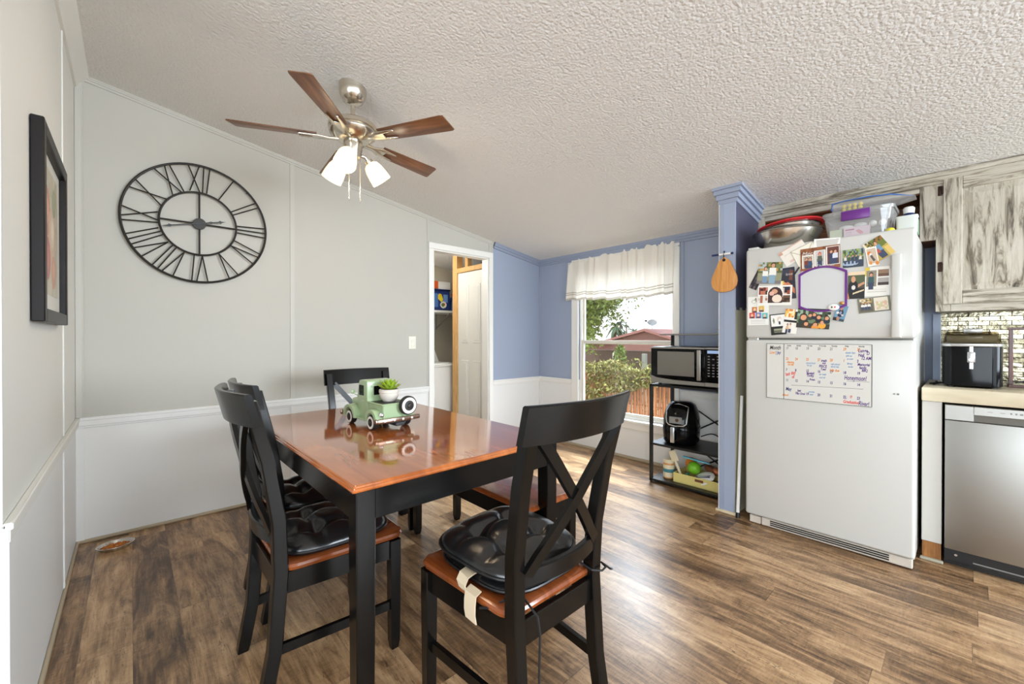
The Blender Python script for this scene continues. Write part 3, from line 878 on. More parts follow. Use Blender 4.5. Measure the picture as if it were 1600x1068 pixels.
# ------------------------------------------------------------------ X-back chairs (local: sitter looks to +y)
def lean(z):                                   # y of the back posts at height z
    pts = [(0.0, -0.255), (0.18, -0.222), (0.43, -0.205), (0.6, -0.212), (0.8, -0.245), (1.03, -0.302)]
    for (z0, y0), (z1, y1) in zip(pts, pts[1:]):
        if z <= z1: return y0 + (y1 - y0) * (z - z0) / (z1 - z0)
    return pts[-1][1]
def postx(z): return 0.171 + 0.024 * max(0, (z - 0.45) / 0.56)
def bow_strip(bb, z0, z1, xh, bow, th, yoff=0.0, n=14):
    rings = []
    for k in range(n + 1):
        x = -xh + 2 * xh * k / n
        dy = -bow * (1 - (x / xh) ** 2)
        ring = []
        for z, s in ((z0, -1), (z1, -1), (z1, 1), (z0, 1)):
            ring.append((x, lean(z) + dy + yoff + s * th / 2, z))
        # rounded top edge
        zt = z1 - 0.004
        ring = [(x, lean(z0) + dy + yoff - th / 2, z0), (x, lean(zt) + dy + yoff - th / 2, zt), (x, lean(z1) + dy + yoff - th / 4, z1), (x, lean(z1) + dy + yoff + th / 4, z1), (x, lean(zt) + dy + yoff + th / 2, zt), (x, lean(z0) + dy + yoff + th / 2, z0)]
        rings.append(ring)
    return bb.loft(rings)
def make_chair(label):
    t = thing('dining_chair', label, 'chair')
    for sx in (-1, 1):
        b = B()
        zs = [0, 0.02, 0.1, 0.18, 0.3, 0.43, 0.52, 0.6, 0.7, 0.8, 0.9, 1.005]
        b.posts([(sx * postx(z), lean(z), z, 0.0205 if z > 0.01 else 0.018, 0.0225 - 0.006 * abs(z - 0.43) if z > 0.01 else 0.018) for z in zs], c=0.18)
        b.done('back_leg', M['black'], t)
    for sx in (-1, 1):
        b = B()
        b.posts([(sx * 0.203, 0.185, 0.0, 0.013, 0.013), (sx * 0.203, 0.185, 0.03, 0.018, 0.018), (sx * 0.203, 0.185, 0.33, 0.021, 0.021), (sx * 0.203, 0.185, 0.422, 0.021, 0.021)], c=0.15)
        b.done('front_leg', M['black'], t)
    b = B()
    b.box(-0.185, 0.185, 0.176, 0.196, 0.356, 0.422, 0.002, 1)
    for sx in (-1, 1): b.loft([[(sx * (hx_ - 0.009), y, 0.352), (sx * (hx_ + 0.009), y, 0.352), (sx * (hx_ + 0.009), y, 0.422), (sx * (hx_ - 0.009), y, 0.422)] for y, hx_ in ((-0.19, 0.172), (0.17, 0.203))])
    b.box(-0.155, 0.155, -0.216, -0.196, 0.345, 0.418, 0.002, 1)
    b.done('apron', M['black'], t)
    for sx in (-1, 1):
        b = B(); b.loft([[(sx * (hx_ - 0.008), y, 0.155), (sx * (hx_ + 0.008), y, 0.155), (sx * (hx_ + 0.008), y, 0.187), (sx * (hx_ - 0.008), y, 0.187)] for y, hx_ in ((lean(0.17) + 0.01, 0.171), (0.175, 0.203))])
        b.done('stretcher', M['black'], t)
    # seat: dished board with rounded corners
    b = B()
    def seat_ring(d, z):
        pts = []
        for x, y in rrect(0.222 - d, 0.218 - d, 0.05, 6):
            k = 1.0 - 0.13 * (0.218 - y) / 0.436
            pts.append((x * k, y + 0.012, z))
        return pts
    b.loft([seat_ring(0.012, 0.422), seat_ring(0.002, 0.428), seat_ring(0.0, 0.438), seat_ring(0.004, 0.446), seat_ring(0.014, 0.450), seat_ring(0.05, 0.448), seat_ring(0.12, 0.444)])
    b.done('seat', M['cherryseat'], t, ang=30)
    b = B(); bow_strip(b, 0.925, 1.03, 0.226, 0.042, 0.022, -0.004)
    b.done('top_rail', M['black'], t)
    b = B(); bow_strip(b, 0.520, 0.568, 0.176, 0.034, 0.022, 0.0)
    b.done('lower_rail', M['black'], t)
    for s in (-1, 1):
        b = B(); rings = []; n = 16
        for k in range(n + 1):
            f = k / n
            x = s * (-0.160 + 0.315 * f); z = 0.935 - 0.38 * f
            xb = 0.21
            y = lean(z) - 0.040 * (1 - (x / xb) ** 2) + s * 0.004 - 0.002
            # width direction in the surface plane, across the bar
            d = Vector((s * 0.315, 0, -0.38)).normalized(); p = Vector((-d.z, 0, d.x))
            c = Vector((x, y, z)); w, h = 0.0165, 0.008
            q = Vector((0, 1, 0))
            rings.append([tuple(c + p * a + q * e) for a, e in ((-w, -h), (w, -h), (w, h), (-w, h))])
        b.loft(rings)
        b.done('cross_slat', M['black'], t)
    return t
def copy_tree(o, parent=None):
    c = o.copy(); COL.objects.link(c)
    if parent is not None: c.parent = parent
    for ch in list(o.children): copy_tree(ch, c)
    return c
chair = make_chair('black X-back chair with its back to the camera at the near end of the table')
chair['group'] = 'X-back dining chairs around the table'
chair.location = (0.941, 1.037, 0)
CH = [chair]
for loc, rz, lab, sc in (((0.564, 1.70, 0), -90, 'black X-back chair at the left side of the table, nearer of the two', 0.995),
                         ((0.662, 2.165, 0), -89, 'black X-back chair at the left side of the table, farther of the two', 0.975),
                         ((1.112, 2.535, 0), 174, 'black X-back chair at the far end of the table behind the toy truck', 0.954)):
    c = copy_tree(chair); c.location = loc; c.rotation_euler = (0, 0, math.radians(rz)); c['label'] = lab; c.scale = (sc, sc, sc)
    CH.append(c)

# ------------------------------------------------------------------ tufted cushions
def cushion(name, label, loc, rz, h, tuft=True, tilt=(0, 0), parts=()):
    t = thing(name, label, 'cushion', loc, rz, 'black vinyl chair cushions')
    b = B()
    n, m = 96, 30
    def rad(a, R): # superellipse, narrower at the back
        c, s_ = math.cos(a), math.sin(a)
        r = R / (abs(c) ** 3.6 + abs(s_) ** 3.6) ** (1 / 3.6)
        x, y = r * c, r * s_
        return x * (1.0 - 0.06 * (0.2 - y) / 0.4), y
    tufts = [(-0.075, 0.07), (0.075, 0.07), (-0.075, -0.07), (0.075, -0.07)] if tuft else []
    def top(x, y, f):
        z = h * (1 - f ** 3.0) ** 0.55
        for tx, ty in tufts:
            d2 = (x - tx) ** 2 + (y - ty) ** 2
            z -= h * 0.72 * math.exp(-d2 / 0.0011)
            # creases running between buttons and out to the edge
        if tuft:
            z -= h * 0.26 * math.exp(-((abs(x) - 0.075) / 0.018) ** 2) * (0.6 + 0.4 * math.cos(y * 40)) * (1 - f ** 4)
            z -= h * 0.26 * math.exp(-((abs(y) - 0.07) / 0.018) ** 2) * (0.6 + 0.4 * math.cos(x * 40)) * (1 - f ** 4)
            z += h * 0.05 * math.sin(23 * x + 9 * y) * (1 - f)
        return z
    verts = [(0, 0, top(0, 0, 0))]; faces = []
    for k in range(1, m + 1):
        f = k / m
        for i in range(n):
            x, y = rad(2 * PI * i / n, 0.198 * f)
            verts.append((x, y, top(x, y, min(f, 0.9999))))
    for i in range(n): faces.append((0, 1 + i, 1 + (i + 1) % n))
    for k in range(m - 1):
        for i in range(n):
            a = 1 + k * n; faces.append((a + i, a + n + i, a + n + (i + 1) % n, a + (i + 1) % n))
    last = 1 + (m - 1) * n
    v0 = len(verts)
    for rr, zz in ((0.194, -0.009), (0.18, -0.013)):
        for i in range(n):
            x, y = rad(2 * PI * i / n, rr); verts.append((x, y, zz))
    for i in range(n):
        j = (i + 1) % n
        faces.append((last + i, v0 + i, v0 + j, last + j)); faces.append((v0 + i, v0 + n + i, v0 + n + j, v0 + j))
    faces.append(tuple(v0 + n + i for i in range(n)))
    b.raw(verts, faces)
    p = b.done('pad', M['leather'], t, ang=60)
    b = B()
    pts = [Vector((*rad(2 * PI * i / 48, 0.199), 0.002)) for i in range(49)]
    b.tube(pts, 0.0045, 6); b.done('piping', M['leatherpipe'], p)
    for tx, ty in tufts:
        b = B(); b.ell((tx, ty, top(tx, ty, 0.4) + 0.001), 0.008, 0.008, 0.004, 12, 6); b.done('button', M['leatherpipe'], p)
    t.rotation_euler = (tilt[0], tilt[1], rz)
    return t
cushion('seat_cushion', 'black tufted cushion on the seat of the nearer left-hand chair', (0.567, 1.70, 0.462), math.radians(-90), 0.055)
cushion('seat_cushion', 'black tufted cushion on the seat of the farther left-hand chair', (0.65, 2.165, 0.453), math.radians(-89), 0.055)
lo = cushion('seat_cushion', 'thin black cushion folded under the top cushion on the nearest chair', (0.955, 1.047, 0.464), math.radians(0), 0.026, False)
up = cushion('seat_cushion', 'plump black tufted cushion lying on top of the two on the nearest chair', (0.948, 1.06, 0.506), math.radians(3), 0.052, True, (math.radians(1.5), math.radians(-2)))
# straps and ties of the lower cushion
def ribbon(pts, wid, th, wdir):
    bb = B(); wd = Vector(wdir).normalized(); rings = []
    pts = [Vector(p) for p in pts]
    for i, p in enumerate(pts):
        d = (pts[min(i + 1, len(pts) - 1)] - pts[max(i - 1, 0)]).normalized()
        nn = d.cross(wd).normalized()
        rings.append([tuple(p + wd * a * wid / 2 + nn * c * th / 2) for a, c in ((-1, -1), (1, -1), (1, 1), (-1, 1))])
    return bb.loft(rings)
b = ribbon([(-0.15, -0.02, 0.012), (-0.185, -0.02, 0.022), (-0.215, -0.022, 0.018), (-0.228, -0.024, 0.0), (-0.222, -0.028, -0.022)], 0.05, 0.003, (0.1, 1, 0))
s = b.done('strap', M['canvas'], lo); s['label'] = 'beige fabric strap folded back'
b = ribbon([(-0.21, -0.075, 0.0), (-0.232, -0.078, -0.006), (-0.237, -0.08, -0.03), (-0.236, -0.078, -0.058), (-0.234, -0.082, -0.082)], 0.055, 0.003, (0.05, 1, -0.05))
s = b.done('strap', M['canvas'], lo); s['label'] = 'beige fabric strap hanging over the seat edge'
b = ribbon([(-0.224, -0.026, -0.018), (-0.215, -0.038, -0.024), (-0.205, -0.05, -0.02)], 0.045, 0.003, (0.2, 1, 0)); b.done('hook_tape', M['hook'], lo)
def cordp(pts, r=0.0035):
    b = B(); b.tube(pts, r, 6); b.done('tie', M['cord'], lo)
cordp([(-0.15, -0.15, 0.0), (-0.18, -0.165, -0.008), (-0.205, -0.14, -0.03), (-0.225, -0.11, -0.036)])
cordp([(-0.13, -0.17, 0.0), (-0.14, -0.225, -0.01), (-0.137, -0.256, -0.03), (-0.130, -0.258, -0.08), (-0.132, -0.256, -0.2), (-0.129, -0.258, -0.31)])
cordp([(0.13, -0.17, 0.0), (0.135, -0.235, -0.012), (0.165, -0.252, -0.018), (0.195, -0.245, -0.02), (0.205, -0.22, -0.018), (0.212, -0.25, -0.03), (0.206, -0.262, -0.024)])

# ------------------------------------------------------------------ bench
t = thing('dining_bench', 'long bench with reddish-brown seat and black legs on the right of the table', 'bench', (1.435, 1.79, 0))
b = B(); hx, hy = 0.175, 0.515
b.loft([[(x, y, z) for x, y in rrect(hx - d, hy - d, 0.015)] for d, z in ((0.01, 0.433), (0.0, 0.437), (0.0, 0.445), (0.006, 0.452), (0.014, 0.456))])
b.done('seat', M['cherryseat'], t, ang=25)
b = B()
for sx in (-1, 1): b.box(sx * 0.148 - 0.01, sx * 0.148 + 0.01, -hy + 0.04, hy - 0.04, 0.352, 0.433, 0.002, 1)
for sy in (-1, 1): b.box(-0.14, 0.14, sy * (hy - 0.03) - 0.01, sy * (hy - 0.03) + 0.01, 0.352, 0.433, 0.002, 1)
b.done('apron', M['black'], t)
for sx in (-1, 1):
    for sy in (-1, 1):
        b = B(); cx, cy = sx * 0.146, sy * (hy - 0.036)
        b.posts([(cx, cy, 0, 0.015, 0.015), (cx, cy, 0.03, 0.02, 0.02), (cx, cy, 0.433, 0.0225, 0.0225)], c=0.15); b.done('leg', M['black'], t)

# ------------------------------------------------------------------ toy truck with a succulent in its bed
tk = thing('toy_truck', 'mint green metal toy pickup truck with whitewall tyres on the dining table', 'toy truck', (0.925, 2.015, TZ), math.radians(3))
tk.scale = (1.04, 1.04, 1.04)
WR = 0.034
def wheel(par, c, axis_x=True, r=WR, w=0.026):
    o = thing('wheel', None, None); o.parent = par; o.location = c
    rot = Matrix.Rotation(PI / 2, 4, 'Y') if axis_x else Matrix.Rotation(PI / 2, 4, 'X')
    b = B(); b.lathe([(r * 0.5, -w / 2), (r * 0.93, -w / 2), (r, -w * 0.3), (r, w * 0.3), (r * 0.93, w / 2), (r * 0.5, w / 2)], 28, mat=rot)
    return o, b, rot
def put_wheel(c, axis_x=True, r=WR, w=0.026, side=-1):
    rot = Matrix.Rotation(PI / 2, 4, 'Y') if axis_x else Matrix.Rotation(PI / 2, 4, 'X')
    b = B(); b.lathe([(r * 0.4, -w / 2), (r * 0.93, -w / 2), (r, -w * 0.3), (r, w * 0.3), (r * 0.93, w / 2), (r * 0.4, w / 2)], 28, mat=rot)
    o = b.done('wheel', M['tyre'], tk, loc=c)
    for sd in ((-1, 1) if axis_x else (1,)):
        b = B(); z0 = sd * w / 2
        b.lathe([(r * 0.5, z0), (r * 0.84, z0), (r * 0.84, z0 + sd * 0.0015), (r * 0.5, z0 + sd * 0.0015)], 28, mat=rot)
        b.done('whitewall', M['whitewall'], o)
        b = B(); b.lathe([(0.001, z0 + sd * 0.009), (r * 0.20, z0 + sd * 0.008), (r * 0.27, z0 + sd * 0.0035), (r * 0.54, z0 + sd * 0.0025), (r * 0.54, z0 - sd * 0.004), (0.001, z0 - sd * 0.004)], 20, mat=rot)
        b.done('hubcap', M['iron'], o)
for c in ((-0.083, -0.105, WR), (0.083, -0.105, WR), (-0.083, 0.115, WR), (0.083, 0.115, WR)):
    put_wheel(c)
b = B()   # cab, windows cut by dark glass parts
b.prism([(-0.02, 0.03), (0.085, 0.03), (0.085, 0.135), (0.066, 0.208), (0.056, 0.216), (-0.012, 0.216), (-0.019, 0.211), (-0.021, 0.13)], -0.070, 0.070, 'x', bev=0.005)
b.done('cab', M['mint'], tk)
b = B(); b.box(-0.055, 0.055, 0.08, 0.185, 0.035, 0.118, 0.018, 3); b.box(-0.012, 0.012, 0.09, 0.186, 0.112, 0.122, 0.004, 2)
b.done('hood', M['mint'], tk)
b = B()
for x0, x1, y0, y1 in ((-0.066, -0.058, -0.165, -0.02), (0.058, 0.066, -0.165, -0.02), (-0.066, 0.066, -0.168, -0.16), (-0.066, 0.066, -0.028, -0.02)):
    b.box(x0, x1, y0, y1, 0.04, 0.118, 0.003, 1)
b.box(-0.06, 0.06, -0.162, -0.02, 0.04, 0.05); b.box(-0.07, 0.07, -0.17, -0.163, 0.112, 0.12, 0.003, 1)
b.box(-0.071, -0.062, -0.17, -0.02, 0.112, 0.12, 0.003, 1); b.box(0.062, 0.071, -0.17, -0.02, 0.112, 0.12, 0.003, 1)
b.done('cargo_bed', M['mint'], tk)
for sx in (-1, 1):
    for cy, ly in ((-0.105, 0.058), (0.118, 0.066)):
        b = B(); pr = []
        for k in range(11):
            a = PI * k / 10; pr.append((cy + ly * math.cos(a), 0.032 + 0.062 * math.sin(a) ** 0.8))
        pr += [(cy - ly + 0.022, 0.032)] + [(cy + (ly - 0.02) * math.cos(PI * (10 - k) / 10) , 0.032 + 0.044 * math.sin(PI * (10 - k) / 10)) for k in range(1, 10)] + [(cy + ly - 0.022, 0.032)]
        b.prism(pr, sx * 0.062, sx * 0.099, 'x', bev=0.004); b.done('fender', M['mint'], tk)
    b = B(); b.box(sx * 0.064, sx * 0.092, -0.055, 0.065, 0.032, 0.04, 0.003, 1); b.done('running_board', M['mint'], tk)
    b = B(); b.box(sx * 0.0675, sx * 0.0705, 0.012, 0.062, 0.142, 0.192, 0.001, 1); b.done('side_window', M['gblack'], tk)
    b = B(); b.box(sx * 0.0675, sx * 0.0695, 0.002, 0.076, 0.05, 0.132, 0.0015, 1); d = b.done('door', M['mint'], tk)
    b = B(); b.box(sx * 0.0695, sx * 0.073, 0.008, 0.022, 0.118, 0.122, 0.001, 1); b.done('handle', M['chrome'], d)
    b = B(); b.tube([(sx * 0.068, 0.075, 0.135), (sx * 0.088, 0.082, 0.15)], 0.002, 6); b.ell((sx * 0.092, 0.082, 0.158), 0.011, 0.004, 0.011); b.done('mirror', M['mint'], tk)
    b = B(); b.ell((sx * 0.072, -0.168, 0.073), 0.009, 0.007, 0.009); b.cyl((sx * 0.072, -0.166, 0.073), (sx * 0.072, -0.155, 0.073), 0.011); b.done('tail_lamp', M['chrome'], tk)
b = B(); b.box(-0.036, 0.036, -0.0225, -0.019, 0.145, 0.188, 0.003, 1); b.done('rear_window', M['gblack'], tk)
b = B()
b.box(-0.105, 0.105, -0.192, -0.178, 0.038, 0.058, 0.004, 2)
for sx in (-1, 1): b.box(sx * 0.105 - 0.008, sx * 0.105 + 0.008, -0.188, -0.165, 0.038, 0.058, 0.004, 2)
bp_ = b.done('rear_bumper', M['bumper'], tk)
for x in (-0.07, -0.024, 0.02, 0.066):
    b = B(); b.ell((x, -0.1925, 0.048), 0.0055, 0.004, 0.0055, 10, 6); b.done('lamp', M['bulb'] if False else M['white'], bp_)
b = B(); b.box(-0.105, 0.105, 0.188, 0.202, 0.036, 0.058, 0.004, 2); b.done('front_bumper', M['bumper'], tk)
b = B(); b.box(-0.05, 0.05, -0.175, 0.19, 0.03, 0.042, 0.003, 1); b.done('chassis', M['sblack'], tk)
b = B(); b.box(0.0, 0.044, -0.165, -0.1, 0.012, 0.032, 0.003, 1); b.done('gearbox', M['sblack'], tk)
b = B(); b.box(-0.058, 0.058, -0.160, -0.024, 0.10, 0.118, 0.002, 1); b.done('bed_liner', M['sblack'], tk)
put_wheel((0.048, -0.186, 0.106), False, 0.044, 0.022)
b = B(); b.box(0.03, 0.066, -0.178, -0.164, 0.05, 0.115, 0.003, 1); b.done('spare_bracket', M['mint'], tk)
# succulent
sc_ = thing('potted_succulent', 'small green succulent in a pale clay pot sitting in the toy truck bed', 'potted plant', (0.938, 1.925, TZ + 0.1245))
b = B(); b.lathe([(0.001, 0), (0.028, 0), (0.040, 0.014), (0.047, 0.032), (0.046, 0.042), (0.049, 0.044), (0.048, 0.058), (0.042, 0.060), (0.040, 0.050), (0.001, 0.048)], 28); b.done('pot', M['pot'], sc_)
b = B(); b.lathe([(0.001, 0.049), (0.040, 0.049), (0.040, 0.053), (0.001, 0.055)], 20); b.done('soil', M['soil'], sc_)
b = B()
for ring, (cnt, ln, el) in enumerate(((11, 0.062, 0.30), (10, 0.060, 0.70), (8, 0.056, 1.05), (6, 0.052, 1.35))):
    for k in range(cnt):
        a = 2 * PI * k / cnt + ring * 0.4
        rings = []
        for f, w in ((0, 0.006), (0.4, 0.011), (0.75, 0.009), (1.0, 0.0006)):
            e = el + 0.25 * f
            r = ln * f * math.cos(el); z = 0.053 + ln * f * math.sin(e)
            c = Vector((r * math.cos(a), r * math.sin(a), z)); sd = Vector((-math.sin(a), math.cos(a), 0)); nn = Vector((-math.cos(a) * math.sin(el), -math.sin(a) * math.sin(el), math.cos(el)))
            rings.append([tuple(c + sd * w), tuple(c + nn * w * 0.35), tuple(c - sd * w), tuple(c - nn * w * 0.45)])
        b.loft(rings)
b.done('rosette', M['leaf'], sc_, ang=50)

# ------------------------------------------------------------------ ceiling fan
FX, FY, FZ = 0.885, 2.24, 2.264
fan = thing('ceiling_fan', 'brushed nickel ceiling fan with five walnut blades and three lit glass shades', 'ceiling fan', (FX, FY, ceil_z(FX)))
cz = ceil_z(FX)
def fl(z): return z - cz
b = B(); b.lathe([(0.001, fl(cz - 0.088)), (0.030, fl(cz - 0.088)), (0.052, fl(cz - 0.075)), (0.066, fl(cz - 0.048)), (0.070, fl(cz - 0.026)), (0.0705, fl(cz - 0.02)), (0.068, fl(cz - 0.018)), (0.072, 0.012), (0.001, 0.012)], 32); b.done('canopy', M['nickel'], fan)
b = B(); b.cyl((0, 0, fl(cz - 0.10)), (0, 0, fl(2.36)), 0.0125); b.lathe([(0.001, fl(2.375)), (0.022, fl(2.375)), (0.026, fl(2.35)), (0.001, fl(2.35))], 20); b.done('downrod', M['nickel'], fan)
b = B(); b.lathe([(0.001, fl(2.352)), (0.055, fl(2.352)), (0.112, fl(2.343)), (0.124, fl(2.334)), (0.125, fl(2.314)), (0.116, fl(2.310)), (0.116, fl(2.302)), (0.122, fl(2.298)), (0.117, fl(2.284)), (0.088, fl(2.260)), (0.070, fl(2.250)), (0.001, fl(2.25))], 40); b.done('motor_housing', M['nickel'], fan)
for k in range(5):
    a = math.radians(11.7 + 72 * k)
    R_ = Matrix.Rotation(a, 4, 'Z')
    pitch = Matrix.Rotation(math.radians(-12), 4, 'X')
    b = B()
    out = [(0.175, -0.042), (0.30, -0.047), (0.545, -0.056), (0.562, -0.052), (0.578, 0.050), (0.566, 0.056), (0.30, 0.049), (0.175, 0.044)]
    b.prism(out, -0.003, 0.003, 'z', bev=0.0015)
    bl = b.done('blade', M['walnut'], fan)
    bl.rotation_euler = (Matrix.Rotation(a, 4, 'Z') @ pitch).to_euler(); bl.location = (0, 0, fl(FZ))
    b = B()
    b.prism([(0.07, -0.020), (0.12, -0.017), (0.165, -0.036), (0.262, -0.032), (0.268, -0.024), (0.20, -0.016), (0.20, 0.016), (0.268, 0.024), (0.262, 0.032), (0.165, 0.036), (0.12, 0.017), (0.07, 0.020)], -0.014, -0.0032, 'z', bev=0.003)
    b.cyl((0.06, 0, -0.006), (0.125, 0, -0.006), 0.008)
    b.done('blade_arm', M['nickel'], bl)
b = B(); b.lathe([(0.001, fl(2.252)), (0.048, fl(2.252)), (0.05, fl(2.225)), (0.044, fl(2.19)), (0.04, fl(2.165)), (0.02, fl(2.15)), (0.001, fl(2.148))], 28); b.done('light_kit', M['nickel'], fan)
for k, ad in enumerate((234, 354, 114)):
    a = math.radians(ad)
    hd = Vector((math.cos(a), math.sin(a), 0)); axis = (hd * 0.62 + Vector((0, 0, -0.78))).normalized()
    p0 = Vector((0, 0, fl(2.185))) + hd * 0.045; p1 = Vector((0, 0, fl(2.165))) + hd * 0.082
    rot = axis.to_track_quat('Z', 'Y').to_matrix().to_4x4(); rot.translation = p1
    b = B(); b.tube([p0, (p0 + p1) / 2 + Vector((0, 0, 0.008)), p1], 0.009, 10); b.lathe([(0.001, -0.004), (0.022, -0.004), (0.024, 0.012), (0.020, 0.026), (0.001, 0.028)], 20, mat=rot); so = b.done('socket', M['nickel'], fan)
    b = B(); b.lathe([(0.024, 0.012), (0.038, 0.022), (0.047, 0.045), (0.053, 0.085), (0.055, 0.122), (0.0525, 0.122), (0.050, 0.085), (0.044, 0.046), (0.035, 0.025), (0.022, 0.016)], 28, mat=rot); sh = b.done('lamp_shade', M['shade'], fan)
    b = B(); b.ell((0, 0, 0.068), 0.024, 0.024, 0.032, mat=rot); b.done('bulb', M['bulb'], sh)
    lp_ = Vector((FX, FY, cz)) + p1 + axis * 0.135
    lamp('fan_lamp', 'POINT', lp_, 2.6, (1.0, 0.84, 0.62), shadow_soft_size=0.04)
for dx, dy, z0 in ((-0.035, -0.035, 1.93), (0.02, -0.045, 1.925)):
    b = B(); b.cyl((dx, dy, fl(2.165)), (dx, dy, fl(z0)), 0.0014, n=6); b.ell((dx, dy, fl(z0)), 0.004, 0.004, 0.009, 8, 6); b.done('pull_chain', M['nickel'], fan)

# ------------------------------------------------------------------ wall clock
CR = 0.386
ck = thing('wall_clock', 'large round black metal skeleton clock with Roman numerals on the left of the wall', 'clock', (0.335, YC, 1.949))
yy = -0.03
b = B(); b.torus((0, yy, 0), CR, 0.0075, 'y', 72, 8)
for k in range(4):
    a = PI / 4 + k * PI / 2; b.cyl((CR * math.cos(a), yy, CR * math.sin(a)), (CR * math.cos(a), 0, CR * math.sin(a)), 0.004, n=8)
b.done('outer_ring', M['iron'], ck)
RI = 0.206
b = B(); b.torus((0, yy, 0), RI, 0.0065, 'y', 60, 8); b.done('inner_ring', M['iron'], ck)
NUM = ['XII', 'I', 'II', 'III', 'IV', 'V', 'VI', 'VII', 'VIII', 'IX', 'X', 'XI']
for k, s in enumerate(NUM):
    wid = {'I': 0.030, 'V': 0.075, 'X': 0.075}
    tot = sum(wid[c] for c in s); x = -tot / 2
    b = B(); a = -2 * PI * k / 12
    rot = Matrix.Rotation(-a, 4, 'Y')
    r0, r1 = RI + 0.004, CR - 0.005
    def bar(xa, ra, xb, rb): b.cyl((xa, yy, ra), (xb, yy, rb), 0.0042, n=6, mat=rot)
    for c in s:
        w = wid[c]; m_ = x + w / 2
        if c == 'I': bar(m_ * 0.75, r0, m_ * 1.1, r1)
        elif c == 'V': bar(m_, r0, m_ - 0.030, r1); bar(m_, r0, m_ + 0.030, r1)
        else: bar(m_ * 0.8 - 0.026, r0, m_ + 0.030, r1); bar(m_ * 0.8 + 0.026, r0, m_ - 0.030, r1)
        x += w
    b.done('numeral', M['iron'], ck)
for a in (0, PI / 2, PI, 3 * PI / 2):
    b = B(); b.cyl((0.03 * math.cos(a), yy, 0.03 * math.sin(a)), (RI * math.cos(a), yy, RI * math.sin(a)), 0.0055, n=8); b.done('spoke', M['iron'], ck)
b = B(); b.cyl((0, yy + 0.014, 0), (0, yy - 0.010, 0), 0.036, n=28); b.done('hub', M['iron'], ck)
def hand(nm, ang, ln, tail, y, r0):
    b = B(); rot = Matrix.Rotation(-ang, 4, 'Y')   # 0 = right, counter-clockwise seen from the room
    b.prism([(-tail, -0.004), (-tail + 0.012, -0.008), (-tail + 0.03, -0.004), (ln * 0.72, -r0), (ln * 0.78, -r0 * 2.6), (ln * 0.83, -r0), (ln, 0), (ln * 0.83, r0), (ln * 0.78, r0 * 2.6), (ln * 0.72, r0), (-tail + 0.03, 0.004), (-tail + 0.012, 0.008), (-tail, 0.004)], y, y - 0.002, 'y', mat=rot)
    return b.done(nm, M['sblack'], ck)
hand('hour_hand', math.radians(14), 0.150, 0.02, yy - 0.012, 0.0045)
hand('minute_hand', math.radians(194), 0.205, 0.075, yy - 0.016, 0.0038)

# ------------------------------------------------------------------ framed picture on the left wall
p = thing('framed_picture', 'dark framed floral print on the left wall', 'picture', (XL, 2.35, 1.583))
PW_, PH_ = 0.655, 0.665
def frame_bars(bb, w, h, t, d0, d1):
    for y0, y1, z0, z1 in ((-w / 2, -w / 2 + t, -h / 2, h / 2), (w / 2 - t, w / 2, -h / 2, h / 2), (-w / 2 + t, w / 2 - t, -h / 2, -h / 2 + t), (-w / 2 + t, w / 2 - t, h / 2 - t, h / 2)):
        bb.box(d0, d1, y0, y1, z0, z1, 0.003, 1)
b = B(); frame_bars(b, PW_, PH_, 0.045, 0.002, 0.034); b.done('frame', M['frame'], p)
b = B(); b.box(0.004, 0.012, -PW_ / 2 + 0.04, PW_ / 2 - 0.04, -PH_ / 2 + 0.04, PH_ / 2 - 0.04); b.done('mat_board', M['matboard'], p)
cv = Canvas(60, 60, (214, 206, 184))
cv.noise(0, 0, 1, 1, [(214, 206, 184), (206, 196, 172), (200, 190, 160)], 6)
for cx, cy, r, c in ((0.3, 0.35, 0.2, (206, 120, 92)), (0.33, 0.33, 0.12, (226, 160, 130)), (0.62, 0.5, 0.22, (222, 188, 160)), (0.64, 0.48, 0.13, (236, 214, 190)), (0.35, 0.72, 0.17, (190, 96, 80)), (0.72, 0.8, 0.14, (214, 150, 116)), (0.2, 0.85, 0.1, (150, 160, 120)), (0.75, 0.22, 0.12, (160, 166, 130))):
    cv.ell(cx, cy, r, r, c); cv.ell(cx + 0.02, cy - 0.02, r * 0.55, r * 0.55, tuple(min(255, q + 22) for q in c))
pr = card_mesh('print', cv, 0.42, 0.47, 0.001); pr.parent = p
pr.matrix_local = Matrix.Translation((0.0125, 0, 0.01)) @ face_rot('+x').to_4x4()
b = B(); b.box(0.016, 0.018, -PW_ / 2 + 0.043, PW_ / 2 - 0.043, -PH_ / 2 + 0.043, PH_ / 2 - 0.043); b.done('glass', M['pane'], p, ang=0)

# light switch, outlet cover
s = thing('light_switch', 'white wall switch left of the doorway', 'light switch', (1.919, YC, 1.147))
b = B(); b.box(-0.037, 0.037, -0.006, 0, -0.058, 0.058, 0.003, 2); b.done('plate', M['switch'], s)
b = B(); b.box(-0.016, 0.016, -0.009, -0.005, -0.032, 0.032, 0.002, 1); b.box(-0.012, 0.012, -0.013, -0.007, 0.0, 0.028, 0.003, 1); b.done('rocker', M['switch'], s)

